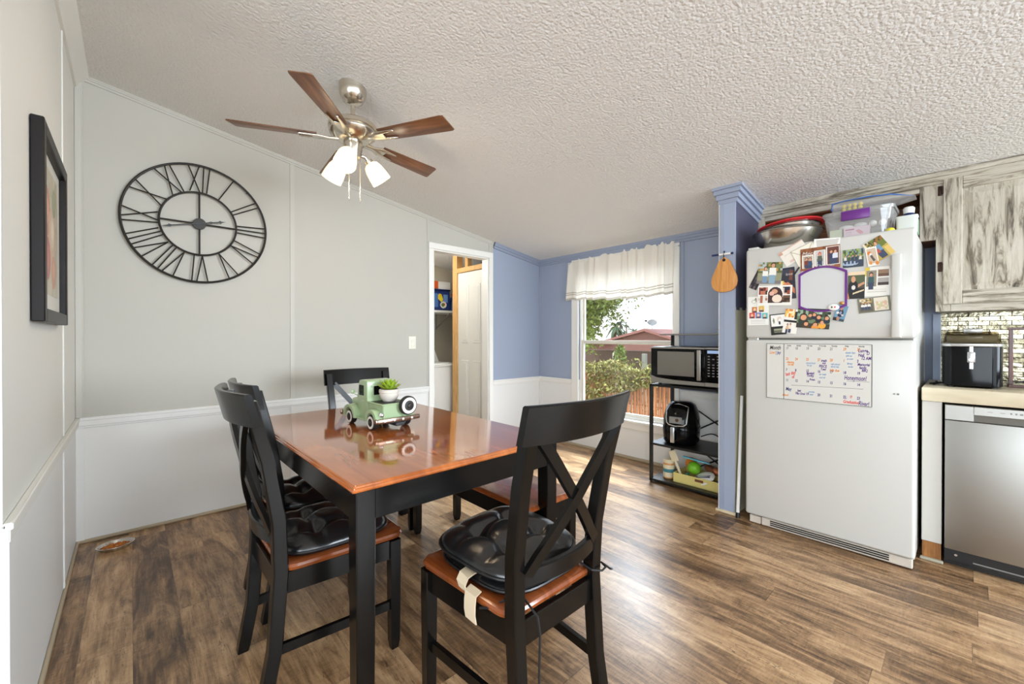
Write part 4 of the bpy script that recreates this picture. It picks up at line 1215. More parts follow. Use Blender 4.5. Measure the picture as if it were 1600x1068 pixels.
# pet bowl
pb = thing('pet_bowl', 'small oval stainless pet bowl on the floor in the corner', 'bowl', (-0.07, 3.265, 0), math.radians(10))
b = B(); 
S_ = Matrix.Diagonal((1.2, 0.95, 1, 1))
b.lathe([(0.001, 0.0), (0.052, 0.0), (0.064, 0.020), (0.069, 0.023), (0.069, 0.0255), (0.062, 0.0245), (0.050, 0.004), (0.001, 0.004)], 36, mat=S_); b.done('bowl', M['bowlsteel'], pb)
b = B()
for k in range(90):
    a, r = random.uniform(0, 2 * PI), 0.05 * math.sqrt(random.random())
    b.ell((r * 1.2 * math.cos(a), r * 0.95 * math.sin(a), 0.012 + 0.008 * random.random() * (1 - r / 0.06)), 0.006, 0.006, 0.004, 7, 4)
kb = b.done('kibble', M['kibble'], None, loc=(-0.07, 3.265, 0.0)); tag(kb, 'orange and brown kibble heaped in the pet bowl', 'pet food', kind='stuff')

# ------------------------------------------------------------------ laundry supplies on the shelf
SZ = 1.545
bx = thing('storage_box', 'orange and white box on top of the blue detergent tub in the laundry', 'box', (3.03, 4.80, SZ + 0.2855))
b = B(); b.box(-0.14, 0.14, -0.10, 0.10, 0, 0.10, 0.003, 1); b.done('box_body', M['white'], bx)
b = B(); b.box(-0.142, -0.05, -0.103, 0.10, 0.002, 0.102, 0.003, 1); b.done('box_end', M['orangered'], bx)
tb = thing('detergent_tub', 'dark blue detergent tub with yellow label on the laundry shelf', 'detergent tub', (3.03, 4.80, SZ))
b = B(); b.box(-0.15, 0.13, -0.11, 0.11, 0, 0.265, 0.015, 3); b.done('tub', M['navy'], tb)
b = B(); b.box(-0.153, 0.133, -0.113, 0.113, 0.265, 0.285, 0.006, 2); b.done('lid', M['navy'], tb)
cv = Canvas(40, 28, (40, 58, 120))
cv.rect(0, 0.1, 0.3, 0.9, (88, 130, 190)); cv.ell(0.42, 0.3, 0.13, 0.2, (246, 206, 30)); cv.ell(0.5, 0.42, 0.1, 0.16, (250, 226, 60)); cv.rect(0.62, 0.15, 0.9, 0.6, (120, 160, 210)); cv.ell(0.62, 0.75, 0.2, 0.2, (240, 238, 220)); cv.ell(0.6, 0.75, 0.09, 0.12, (80, 150, 60)); cv.ell(0.68, 0.72, 0.05, 0.07, (220, 60, 50))
lb = card_mesh('label', cv, 0.25, 0.225, 0.001); lb.parent = tb; lb.matrix_local = Matrix.Translation((-0.01, -0.1108, 0.135)) @ face_rot('-y').to_4x4()
db = thing('detergent_bottle', 'light blue detergent bottle with red cap on the laundry shelf', 'bottle', (3.262, 4.76, SZ))
b = B(); b.loft([[(x * k, y * k * 0.7, z) for x, y in rrect(0.06, 0.06, 0.025)] for z, k in ((0, 0.95), (0.01, 1.0), (0.13, 1.0), (0.18, 0.8), (0.2, 0.45), (0.21, 0.42))]); b.tube([(-0.04, 0, 0.18), (-0.075, 0, 0.15), (-0.075, 0, 0.09), (-0.05, 0, 0.07)], 0.012, 10); b.done('bottle', M['bluebottle'], db)
b = B(); b.cyl((0, 0, 0.205), (0, 0, 0.245), 0.028, 0.026, 20); b.done('cap', M['red'], db)
br = thing('scrub_brush', 'thin dark brush standing on the washing machine', 'brush', (2.78, 4.90, 1.055))
b = B(); b.tube([(0, 0, 0), (0.005, 0, 0.10), (0.03, 0, 0.2)], [0.008, 0.007, 0.012], 10); b.done('handle', M['sblack'], br)
b = B(); b.ell((0.04, 0, 0.225), 0.016, 0.014, 0.03); b.done('bristles', M['purple'], br)

# ------------------------------------------------------------------ window valance
va = thing('window_valance', 'short white gathered valance with grey bands above the window', 'curtain', (XW - 0.05, 2.366, 2.0))
def valance_mesh(bb, z0, z1, nz, y0, y1, mi_of):
    ny = 190; vs = []; fs = []
    for j in range(nz + 1):
        f = j / nz
        for i in range(ny + 1):
            g = i / ny
            amp = 0.012 + 0.026 * (1 - f)
            ph = 2 * PI * 11 * g + 2.6 * math.sin(7.0 * g + 0.6) + 1.7 * math.sin(19 * g + 1) + 0.7 * math.sin(43 * g)
            x = -0.022 + amp * math.sin(ph) * (0.8 + 0.2 * math.sin(31 * g)) - (0.02 * (1 - f))
            ex = 1.0 + 0.006 * (1 - f)
            hem = (0.012 * math.sin(6 * g + 1) + 0.007 * math.sin(ph) + 0.004 * math.sin(37 * g)) * (1 - f) + (0.014 * math.sin(ph * 0.7 + 1) + 0.010 * math.sin(ph * 1.9)) * max(0, f - 0.93) / 0.07
            tilt = (0.03 * (g)) * (f - 0.5) * 0 - 0.032 * (1 - g) * f + 0.012 * (1 - g) * (1 - f)
            gap = math.sin(2 * PI * 17 * g) 
            vs.append((x, (y0 + (y1 - y0) * g) * ex, z0 + (z1 - z0) * f + hem + tilt))
    for j in range(nz):
        for i in range(ny):
            a = j * (ny + 1) + i; fs.append((a, a + 1, a + ny + 2, a + ny + 1))
    t = bmesh.new(); v = [t.verts.new(p) for p in vs]
    for q, f in enumerate(fs):
        fc = t.faces.new([v[i] for i in f]); fc.material_index = mi_of((q // ny) / nz)
    me = bpy.data.meshes.new('t'); t.to_mesh(me); t.free(); bb.bm.from_mesh(me); bpy.data.meshes.remove(me)
b = B(); valance_mesh(b, -0.425, 0.045, 40, 0.61, -0.61, lambda f: 1 if f < 0.035 or 0.10 < f < 0.15 or 0.165 < f < 0.19 or 0.205 < f < 0.22 else 0)
b.done('cloth', [M['curtain'], M['curtainband']], va, ang=180)
b = B(); b.tube([(0.05, 0.62, 0.012), (0.012, 0.625, 0.012), (0.0, 0.60, 0.012), (0.0, -0.60, 0.012), (0.012, -0.625, 0.012), (0.05, -0.62, 0.012)], 0.006, 8); b.done('rod', M['trimwhite'], va)

# ------------------------------------------------------------------ utility rack with the microwave
RX0, RX1, RY0, RY1 = 3.170, 3.56, 1.178, 1.782
rk = thing('utility_rack', 'black metal utility rack standing beside the window', 'rack', ((RX0 + RX1) / 2, (RY0 + RY1) / 2, 0)); off = Vector(rk.location)
def rp(bb, name, m=M['sblack'], par=rk, o_=off):
    o = bb.done(name, m, par); o.location = -o_; return o
t_ = 0.012
for y in (RY0 + t_, RY1 - t_):
    b = B(); b.box(RX0, RX0 + 2 * t_, y - t_, y + t_, 0.012, 0.812, 0.002, 1); pst = rp(b, 'front_post')
    b = B(); b.cyl((RX0 + t_, y, 0), (RX0 + t_, y, 0.014), 0.010, n=12); b.done('foot', M['sblack'], pst)
    b = B(); b.box(RX1 - 2 * t_, RX1, y - t_, y + t_, 0.012, 1.225, 0.002, 1); pst = rp(b, 'rear_post')
    b = B(); b.cyl((RX1 - t_, y, 0), (RX1 - t_, y, 0.014), 0.010, n=12); b.done('foot', M['sblack'], pst)
for z in (0.035, 0.33, 0.812):
    b = B(); b.box(RX0 + 0.004, RX1 - 0.004, RY0 + 0.004, RY1 - 0.004, z - 0.006, z, 0.001, 1)
    for y0, y1 in ((RY0, RY0 + 0.02), (RY1 - 0.02, RY1)): b.box(RX0, RX1, y0, y1, z - 0.018, z - 0.0005, 0.002, 1)
    for x0, x1 in ((RX0, RX0 + 0.02), (RX1 - 0.02, RX1)): b.box(x0, x1, RY0, RY1, z - 0.018, z - 0.0005, 0.002, 1)
    rp(b, 'shelf')
b = B(); b.box(3.30, RX1, RY0, RY1 - 0.02, 1.214, 1.226, 0.002, 1); rp(b, 'top_shelf', M['grey'])
for y in (RY0 + t_, RY1 - t_):
    b = B(); b.box(RX1 - 0.03, RX1 - 0.012, y - 0.006, y + 0.006, 1.15, 1.214, 0.002, 1); rp(b, 'bracket')
for za, zb in ((0.37, 0.62), (0.05, 0.30)):
    b = B(); b.cyl((RX1 - 0.008, RY0 + 0.02, za), (RX1 - 0.008, 1.62, zb), 0.006, n=8); b.cyl((RX1 - 0.016, RY0 + 0.02, zb), (RX1 - 0.016, 1.62, za), 0.006, n=8); rp(b, 'cross_brace')

mw = thing('microwave', 'black and stainless microwave oven on the utility rack', 'microwave', (3.38, 1.5, 0.813)); off = Vector(mw.location)
my0, my1, mz0, mz1, mx = 1.215, 1.772, 0.825, 1.122, 3.178
b = B(); b.box(mx + 0.02, 3.53, my0, my1, mz0, mz1, 0.006, 2); rp(b, 'case', M['sblack'], mw, off)
for y in (my0 + 0.05, my1 - 0.05):
    for x in (mx + 0.06, 3.5):
        b = B(); b.cyl((x, y, 0.8125), (x, y, 0.827), 0.012, n=12); rp(b, 'foot', M['sblack'], mw, off)
b = B(); b.box(mx, mx + 0.022, 1.334, my1, mz0 + 0.002, mz1 - 0.002, 0.004, 2); d = rp(b, 'door', M['gblack'], mw, off)
b = B()
b.box(mx - 0.002, mx + 0.004, 1.334, my1, mz1 - 0.016, mz1 - 0.003, 0.001, 1)
pts = [(my1 - 0.002, mz0 + 0.062), (my1 - 0.05, mz0 + 0.045), (my1 - 0.2, mz0 + 0.034), (1.334, mz0 + 0.03), (1.334, mz0 + 0.003), (my1 - 0.002, mz0 + 0.003)]
b.prism(pts, mx - 0.003, mx + 0.004, 'x'); b.done('trim', M['steel'], d)
b = B(); b.box(mx - 0.0015, mx + 0.002, 1.412, 1.715, mz0 + 0.068, mz1 - 0.038, 0.001, 1); b.done('window', M['micframe'], d)
b = B(); b.box(mx - 0.030, mx - 0.020, 1.352, 1.382, mz0 + 0.045, mz1 - 0.022, 0.004, 2)
for z in (mz0 + 0.06, mz1 - 0.04): b.box(mx - 0.022, mx + 0.001, 1.357, 1.377, z - 0.01, z + 0.01)
b.done('handle', M['steel'], d)
b = B(); b.box(mx, mx + 0.022, my0, 1.331, mz0 + 0.002, mz1 - 0.002, 0.004, 2); c = rp(b, 'control_panel', M['gblack'], mw, off)
b = B(); b.box(mx - 0.001, mx + 0.002, 1.228, 1.315, mz1 - 0.046, mz1 - 0.024); b.done('display', M['lcd'], c)
b = B(); b.box(mx - 0.002, mx + 0.002, my0, 1.331, mz0 + 0.003, mz0 + 0.032); b.done('trim', M['steel'], c)
b = B(); b.box(mx - 0.002, mx + 0.002, my0, 1.331, mz1 - 0.014, mz1 - 0.003); b.done('trim', M['steel'], c)
for r in range(8):
    for k in range(3):
        if r in (0, 2) and k == 1: continue
        b = B(); y = 1.304 - k * 0.033; z = mz1 - 0.068 - r * 0.021
        b.box(mx - 0.0012, mx + 0.002, y - 0.008, y + 0.008, z - 0.004, z + 0.004, 0.001, 1); b.done('button', M['inkgrey'], c)
# dish on the top shelf
ds = thing('shallow_dish', 'white shallow dish on the top of the utility rack', 'dish', (3.42, 1.26, 1.226))
b = B(); b.lathe([(0.001, 0), (0.03, 0), (0.075, 0.035), (0.078, 0.037), (0.074, 0.038), (0.03, 0.005), (0.001, 0.005)], 32); b.done('bowl', M['white'], ds)
# air fryer
af = thing('air_fryer', 'black air fryer with silver trim on the middle shelf of the rack', 'air fryer', (3.345, 1.592, 0.33), math.radians(8))
def oval(hx, hy, n=40, e=2.5):
    out = []
    for k in range(n):
        a = 2 * PI * k / n; c, s = math.cos(a), math.sin(a)
        r = 1 / (abs(c / hx) ** e + abs(s / hy) ** e) ** (1 / e); out.append((r * c, r * s))
    return out
b = B(); b.loft([[(x + sh, y, z) for x, y in oval(hx, hy)] for z, hx, hy, sh in ((0.002, 0.125, 0.115, 0), (0.02, 0.138, 0.128, 0), (0.12, 0.146, 0.136, 0), (0.20, 0.144, 0.134, 0.002), (0.27, 0.132, 0.122, 0.008), (0.315, 0.105, 0.10, 0.016), (0.335, 0.07, 0.07, 0.02), (0.340, 0.03, 0.03, 0.02))]); b.done('housing', M['gblack'], af, ang=60)
def on_front(y, z):
    prof = [(0.0, 0.125), (0.02, 0.138), (0.12, 0.146), (0.20, 0.142), (0.27, 0.124), (0.315, 0.089), (0.335, 0.05)]
    for (za, ra), (zb, rb) in zip(prof, prof[1:]):
        if z <= zb: r = ra + (rb - ra) * (z - za) / (zb - za); break
    else: r = 0.05
    hy = r * 0.93
    return -r * max(0.0, 1 - abs(y / hy) ** 2.5) ** (1 / 2.5)
tr = [(-0.075, 0.305), (-0.082, 0.27), (-0.080, 0.22), (-0.078, 0.18), (-0.06, 0.165), (0, 0.158), (0.055, 0.165), (0.075, 0.18), (0.082, 0.22), (0.084, 0.27), (0.068, 0.31), (0.0, 0.327), (-0.06, 0.313), (-0.075, 0.305)]
b = B(); b.tube([(on_front(y, z) - 0.002, y, z) for y, z in tr], 0.005, 8); b.done('trim_ring', M['silver'], af)
b = B(); b.box(-0.149, -0.141, -0.05, 0.05, 0.178, 0.232, 0.003, 1); pn = b.done('control_panel', M['grey'], af)
b = B(); b.cyl((-0.152, -0.012, 0.208), (-0.142, -0.012, 0.208), 0.013, n=16); b.done('dial', M['bumper'], pn)
b = B(); b.box(-0.185, -0.165, -0.002, 0.030, 0.03, 0.155, 0.006, 2); b.box(-0.17, -0.135, 0.002, 0.026, 0.12, 0.15, 0.004, 1); b.done('basket_handle', M['silver'], af)
b = B(); b.loft([[(x, y, z) for x, y in oval(hx, hy)] for z, hx, hy in ((0.025, 0.1405, 0.1305), (0.028, 0.1425, 0.1325), (0.142, 0.1495, 0.1395), (0.146, 0.148, 0.138))]); b.done('basket_front', M['gblack'], af, ang=60)
for k, (p_) in enumerate([[(3.50, 1.50, 0.37), (3.53, 1.42, 0.40), (3.535, 1.34, 0.37), (3.53, 1.27, 0.345), (3.5, 1.2, 0.338)], [(3.50, 1.30, 0.337), (3.53, 1.36, 0.36), (3.535, 1.33, 0.42), (3.535, 1.25, 0.46), (3.535, 1.19, 0.465)]]):
    b = B(); pts = []
    P4 = [Vector(q) for q in p_]
    for i in range(len(P4) - 1):
        for f in range(6):
            t = f / 6; a0 = P4[max(i - 1, 0)]; a1 = P4[i]; a2 = P4[i + 1]; a3 = P4[min(i + 2, len(P4) - 1)]
            pts.append(0.5 * ((2 * a1) + (a2 - a0) * t + (2 * a0 - 5 * a1 + 4 * a2 - a3) * t * t + (3 * a1 - a0 - 3 * a2 + a3) * t ** 3))
    pts.append(P4[-1]); b.tube(pts, 0.0045, 8)
    o = b.done('power_cord', M['cord']); tag(o, ['black power cord trailing from the air fryer along the rack shelf', 'black power cord looping up behind the middle rack shelf'][k], 'power cord')
# lower shelf: jar and tray
jr = thing('peanut_butter_jar', 'round jar with beige lid and teal label on the bottom rack shelf', 'jar', (3.29, 1.672, 0.035))
b = B(); b.lathe([(0.001, 0), (0.040, 0), (0.044, 0.005), (0.044, 0.118), (0.038, 0.128), (0.001, 0.128)], 28); b.done('jar_body', M['boardwood'], jr)
b = B(); b.lathe([(0.0445, 0.012), (0.0447, 0.012), (0.0447, 0.112), (0.0445, 0.112)], 28); b.done('label', M['cream'], jr)
b = B(); b.lathe([(0.0449, 0.052), (0.0452, 0.052), (0.0452, 0.08), (0.0449, 0.08)], 28); b.done('label_band', M['teal'], jr)
b = B(); b.lathe([(0.001, 0.126), (0.042, 0.126), (0.043, 0.130), (0.043, 0.154), (0.040, 0.157), (0.001, 0.157)], 28); b.done('lid', M['cream'], jr)
ty = thing('storage_tray', 'pale yellow tray filled with kitchen odds and ends on the bottom rack shelf', 'tray', (3.345, 1.40, 0.035))
b = B()
hx, hy, th, hh = 0.115, 0.205, 0.004, 0.075
b.box(-hx, hx, -hy, hy, 0, th); b.box(-hx, -hx + th, -hy, hy, 0, hh, 0.002, 1); b.box(hx - th, hx, -hy, hy, 0, hh, 0.002, 1); b.box(-hx, hx, -hy, -hy + th, 0, hh, 0.002, 1); b.box(-hx, hx, hy - th, hy, 0, hh, 0.002, 1)
b.done('tray_body', M['yellow'], ty)
b = B(); b.box(-hx - 0.001, -hx + 0.001, -0.035, 0.03, 0.042, 0.062, 0.0005, 1); b.done('handle_slot', M['brown'], ty)
def item(name, label, cat, bb, m, loc, rot=(0, 0, 0)):
    o = bb.done(name, m, None, loc=loc, rot=rot); return tag(o, label, cat)
TB = 0.041
b = B(); b.box(-0.006, 0.006, -0.01, 0.01, 0, 0.22, 0.003, 1); b.box(-0.005, 0.005, -0.03, 0.03, 0.15, 0.24, 0.004, 1); item('wooden_spatula', 'pale wooden spatula leaning out of the yellow tray', 'spatula', b, M['cream'], (3.275, 1.545, 0.048), (math.radians(-24), 0, 0))
b = B(); b.box(-0.012, 0.012, -0.10, 0.10, -0.006, 0.006, 0.004, 2); item('plastic_lid_strip', 'light blue plastic strip lying across the yellow tray', 'kitchen tool', b, M['aqua'], (3.31, 1.455, 0.222), (math.radians(8), 0, math.radians(14)))
b = B(); b.ell((0, 0, 0.05), 0.05, 0.05, 0.05, 20, 12); item('green_ball', 'bright green plastic ball in the yellow tray', 'ball', b, M['green'], (3.33, 1.478, 0.10))
b = B(); b.ell((0, 0, 0.045), 0.045, 0.045, 0.045, 18, 12); item('orange_ball', 'orange ball behind the green ball in the yellow tray', 'ball', b, M['orange'], (3.40, 1.535, 0.12))
b = B(); b.lathe([(0.001, 0), (0.03, 0), (0.032, 0.004), (0.032, 0.05), (0.02, 0.06), (0.012, 0.075), (0.001, 0.075)], 20); o = item('spice_bottle', 'dark green bottle at the front of the yellow tray', 'bottle', b, mat('dark_green', L(40, 90, 62), 0.3), (3.285, 1.515, TB))
pk = thing('snack_packet', 'white packet with navy stripe lying in the yellow tray', 'packet', (3.288, 1.385, 0.098))
pk.rotation_euler = (math.radians(-22), math.radians(-35), 0)
b = B(); b.ell((0, 0, 0), 0.07, 0.095, 0.02, 4 * 6, 8); b.done('pouch', M['white'], pk)
b = B(); b.box(-0.012, -0.004, -0.07, 0.07, 0.0175, 0.0205); b.box(0.004, 0.008, -0.07, 0.07, 0.0175, 0.0205); b.done('stripe', M['navy'], pk)
b = B(); b.ell((0, 0, 0), 0.05, 0.07, 0.03, 14, 8); item('brown_packet', 'brown wrapped packet at the back of the yellow tray', 'packet', b, M['brown'], (3.39, 1.36, 0.145), (0.4, 0.3, 0.2))
b = B(); b.ell((0, 0, 0), 0.04, 0.05, 0.026, 14, 8); item('copper_packet', 'copper coloured packet on top of the heap in the yellow tray', 'packet', b, mat('copper_foil', L(200, 120, 80), 0.3, metal=0.4), (3.34, 1.285, 0.16), (0.3, -0.3, 0.2))
b = B(); b.box(-0.03, 0.03, -0.035, 0.035, 0, 0.07, 0.006, 2); item('dark_carton', 'small dark carton in the right end of the yellow tray', 'carton', b, M['navy'], (3.30, 1.245, TB), (0, 0, 0.15))

# ------------------------------------------------------------------ cutting board on the partition
cb = thing('cutting_board', 'pear-shaped wooden cutting board hanging on the end of the blue partition', 'cutting board', (PX - 0.028, 1.119, 1.745))
out = []
NB = 44
prof = [(0.0, 0.0), (0.03, 0.036), (0.06, 0.048), (0.10, 0.066), (0.14, 0.082), (0.17, 0.086), (0.20, 0.080), (0.225, 0.062), (0.238, 0.035), (0.242, 0.0)]
left = [(w, -d) for d, w in prof]; right = [(-w, -d) for d, w in prof[::-1][1:-1]]
poly = left + right
hole = [(0.011 * math.cos(2 * PI * k / 16), -0.022 + 0.011 * math.sin(2 * PI * k / 16)) for k in range(16)]
b = B()
b.prism(poly, 0.0, 0.017, 'x', bev=0.005); cbo = b.done('board', M['boardwood'], cb)
b = B(); b.cyl((-0.0006, 0, -0.024), (0.002, 0, -0.024), 0.0105, n=20); b.done('hole', M['dark'], cbo)
b = B(); b.tube([(-0.001, 0, -0.024), (-0.004, 0, -0.008), (-0.006, 0.001, 0.012), (-0.002, -0.003, 0.03), (0.006, 0.001, 0.012), (0.001, 0, -0.02)], 0.0022, 6); b.ell((-0.003, -0.003, 0.032), 0.006, 0.006, 0.006, 8, 6); b.done('loop', M['cord'], cb)
mk = thing('marker_hook', 'white marker pen with blue ends wedged across the partition as a hook', 'marker', (PX - 0.022, 1.115, 1.762))
b = B(); b.cyl((0, -0.038, 0), (0, 0.038, 0), 0.007, n=14); b.done('barrel', M['white'], mk)
for y0, y1 in ((0.038, 0.085), (-0.052, -0.038)):
    b = B(); b.cyl((0, y0, 0), (0, y1, 0), 0.0075, 0.0065, 14); b.done('cap', M['navy'], mk)

# broom handle in the gap
bm_ = thing('broom_pole', 'white pole leaning in the gap left of the refrigerator', 'pole', (2.975, 1.03, 0))
b = B(); b.cyl((0, 0, 0.03), (0.09, 0.008, 0.80), 0.0105, n=14); b.done('pole', M['white'], bm_)
b = B(); b.cyl((-0.002, 0, 0.0), (0.0, 0, 0.035), 0.014, 0.012, 14); b.done('rubber_tip', M['sblack'], bm_)

# ------------------------------------------------------------------ refrigerator
FX0, FY0, FY1, FZ1 = 2.9436, 0.1788, 0.9744, 1.762
fr = thing('refrigerator', 'white top-freezer refrigerator covered with photos', 'refrigerator', (3.3, (FY0 + FY1) / 2, 0)); off = Vector(fr.location)
b = B(); b.box(FX0 + 0.075, 3.70, FY0 + 0.006, FY1 - 0.006, 0.03, FZ1 - 0.008, 0.008, 2); rp(b, 'cabinet', M['fridge'], fr, off)
b = B(); b.box(FX0 + 0.064, FX0 + 0.078, FY0 + 0.014, FY1 - 0.014, 0.10, FZ1 - 0.02); rp(b, 'door_gasket', M['gasket'], fr, off)
b = B(); b.box(FX0, FX0 + 0.066, FY0, FY1, 1.192, FZ1, 0.016, 4); fd = rp(b, 'freezer_door', M['fridge'], fr, off)
b = B()
b.box(FX0 - 0.034, FX0 - 0.018, FY0 + 0.052, FY0 + 0.092, 1.196, 1.628, 0.007, 3)
b.prism([(FX0 + 0.002, 1.196), (FX0 - 0.020, 1.196), (FX0 - 0.020, 1.24), (FX0 + 0.002, 1.27)], FY0 + 0.054, FY0 + 0.090, 'y')
b.prism([(FX0 + 0.002, 1.628), (FX0 - 0.020, 1.628), (FX0 - 0.020, 1.58), (FX0 + 0.002, 1.55)], FY0 + 0.054, FY0 + 0.090, 'y')
b.done('handle', M['fridge'], fd)
b = B(); b.box(FX0, FX0 + 0.066, FY0, FY1, 0.058, 1.183, 0.016, 4); ld = rp(b, 'fridge_door', M['fridge'], fr, off)
b = B(); b.cyl((FX0 - 0.002, 0.245, 0.902), (FX0 + 0.003, 0.245, 0.902), 0.005, n=10); b.cyl((FX0 - 0.002, 0.26, 0.902), (FX0 + 0.003, 0.26, 0.902), 0.004, n=10); b.done('screw_hole', M['grey'], ld)
b = B(); b.box(FX0 + 0.012, FX0 + 0.06, FY1 - 0.07, FY1 - 0.01, 1.1815, 1.1935, 0.002, 1); rp(b, 'hinge', M['chrome'], fr, off)
b = B(); b.box(FX0 + 0.01, FX0 + 0.09, FY1 - 0.07, FY1 - 0.01, FZ1 - 0.002, FZ1 + 0.012, 0.004, 2); rp(b, 'hinge_cover', M['fridge'], fr, off)
b = B(); b.box(FX0 + 0.014, FX0 + 0.05, FY0 + 0.01, FY1 - 0.09, 0.006, 0.054, 0.004, 1); gr = rp(b, 'kick_grille', M['grille'], fr, off)
for k in range(3):
    b = B(); z = 0.018 + k * 0.012; b.box(FX0 + 0.010, FX0 + 0.016, FY0 + 0.10, FY1 - 0.14, z, z + 0.006); b.done('vent_slot', M['dark'], gr)
b = B(); b.box(FX0 + 0.02, FX0 + 0.07, FY1 - 0.085, FY1 - 0.02, 0.004, 0.05, 0.003, 1); rp(b, 'leveling_foot', M['grille'], fr, off)

# magnets, photos and whiteboards on the doors
RF = face_rot('-x')
ZL = [0.0]
def plane(u, v): return at(u, v, x=FX0)
def card(name, label, cat, tl, tr, bl, cv, layer=1, group='photos and cards on the freezer door'):
    A, Bq, C_ = plane(*tl), plane(*tr), plane(*bl)
    ex = Bq - A; ey = A - C_
    W_, H_ = ex.length, ey.length
    cen = A + ex / 2 - ey / 2
    ang = math.atan2(ex.z, -ex.y)
    o = card_mesh(name, cv, W_, H_, 0.0009)
    o.matrix_world = Matrix.Translation((FX0 - 0.0004 - 0.0013 * layer, cen.y, cen.z)) @ RF.to_4x4() @ Matrix.Rotation(ang, 4, 'Z')
    tag(o, label, cat, group)
    return o
SK, WH = (214, 160, 128), (240, 238, 230)
c1 = Canvas(40, 44, (236, 228, 216)).rect(0, 0, 0.14, 0.22, (206, 160, 140)).rect(0, 0, 1, 0.06, (214, 180, 160)).rect(0.2, 0.78, 0.8, 0.92, (226, 196, 184)).rect(0.15, 0.35, 0.85, 0.38, (214, 204, 194))
card('greeting_card', 'cream greeting card with pink edge tilted at the top left of the freezer door', 'card', (1216, 396), (1253, 373), (1229, 417), c1, 1)
c2 = Canvas(40, 36, (240, 234, 218)).poly([(0, 0), (0.5, 0.45), (1, 0), (1, 0.05), (0.5, 0.5), (0, 0.05)], (196, 188, 170)).rect(0, 0, 1, 0.03, (190, 182, 166)).rect(0, 0, 0.02, 1, (180, 172, 156))
card('envelope', 'cream envelope tilted behind the brown holiday card', 'envelope', (1236, 393), (1270, 376), (1251, 426), c2, 2)
c3 = Canvas(44, 24, (242, 240, 234)).poly([(0.08, 0.08), (0.96, 0.06), (0.84, 0.9), (0.18, 0.95)], (206, 203, 198)).rect(0, 0, 1, 0.06, (250, 248, 244))
card('envelope', 'white envelope with grey flap at the top centre of the freezer door', 'envelope', (1270.5, 374), (1311.5, 371), (1272, 396), c3, 3)
c4 = Canvas(70, 40, (140, 84, 50)).noise(0, 0, 1, 1, [(140, 84, 50), (120, 70, 42), (152, 96, 60)], 5)
for x0, x1, y0, y1, bg in ((0.07, 0.32, 0.34, 0.9, (190, 170, 150)), (0.38, 0.62, 0.18, 0.82, (200, 196, 190)), (0.68, 0.97, 0.08, 0.82, (110, 60, 50))):
    c4.rect(x0 - 0.02, y0 - 0.03, x1 + 0.02, y1 + 0.03, WH); c4.rect(x0, y0, x1, y1, bg)
c4.person(0.16, 0.40, 0.6, (120, 60, 50)).person(0.25, 0.42, 0.58, (60, 80, 110)).person(0.5, 0.24, 0.66, (90, 96, 84), (200, 60, 80)).person(0.78, 0.2, 0.62, (60, 60, 90)).person(0.88, 0.2, 0.62, (220, 222, 230)).rect(0, 0.9, 1, 1, (150, 92, 58))
mc = card('holiday_card', 'brown holiday photo card with three pictures above the purple whiteboard', 'card', (1251, 390), (1313, 381), (1251.5, 424), c4, 4)
text_obj('Merry', 0.032, M['calsheet'], mc, -0.088, 0.024, 0.0012, 0.3, name='writing'); text_obj('Christmas', 0.021, M['calsheet'], mc, -0.02, -0.052, 0.0012, 0.3, name='writing')
c5 = Canvas(48, 42, (150, 150, 120)).rect(0, 0, 1, 0.5, (96, 104, 64)).noise(0, 0, 1, 0.4, [(90, 100, 56), (180, 190, 190), (120, 128, 80), (196, 150, 80)], 4).rect(0, 0.85, 1, 1, (128, 122, 118)).person(0.32, 0.2, 0.75, WH, pants=(120, 150, 180)).person(0.62, 0.02, 0.95, WH, pants=(140, 170, 190))
card('couple_photo', 'photo of a couple in white shirts outdoors, upper left of the freezer door', 'photo', (1188, 410), (1226, 409), (1181, 443), c5, 3)
c5b = Canvas(16, 24, (70, 60, 66)).noise(0, 0, 1, 1, [(70, 60, 66), (100, 92, 96), (40, 34, 38)], 4)
card('dark_photo_strip', 'small dark photo corner sticking out left of the couple photo', 'photo', (1180, 420), (1192, 424), (1174, 450), c5b, 1)
c6 = Canvas(32, 52, (46, 46, 60)).rect(0.2, 0.05, 0.8, 0.22, (60, 60, 78)).poly([(0.1, 0.5), (0.55, 0.46), (0.95, 0.68), (0.95, 0.86), (0.5, 0.66), (0.1, 0.64)], (200, 120, 84)).ell(0.22, 0.54, 0.2, 0.1, (212, 138, 102)).rect(0.0, 0.40, 0.16, 0.62, (240, 232, 210)).rect(0.16, 0.4, 0.26, 0.52, (230, 190, 60)).poly([(0.65, 0.1), (0.9, 0.1), (0.8, 0.42), (0.6, 0.4)], (120, 70, 56))
mc = card('invitation_card', 'dark card with a hand holding a drink, left of the purple whiteboard', 'card', (1217, 420), (1240.5, 416.5), (1222, 468), c6, 2)
text_obj('love', 0.022, M['calsheet'], mc, -0.01, 0.048, 0.0012, 0.3)
c7 = Canvas(64, 40, WH)
for x0, y0, x1, y1, cs in ((0.03, 0.07, 0.3, 0.45, [(130, 50, 46), (50, 36, 34), (190, 120, 96)]), (0.02, 0.5, 0.3, 0.88, [(176, 110, 80), (230, 226, 220), (216, 200, 190)]), (0.74, 0.07, 0.96, 0.44, [(150, 70, 50), (40, 40, 60), (220, 190, 170)]), (0.74, 0.5, 0.96, 0.86, [(110, 80, 60), (160, 120, 90), (60, 44, 36)])):
    c7.noise(x0, y0, x1, y1, cs, 5)
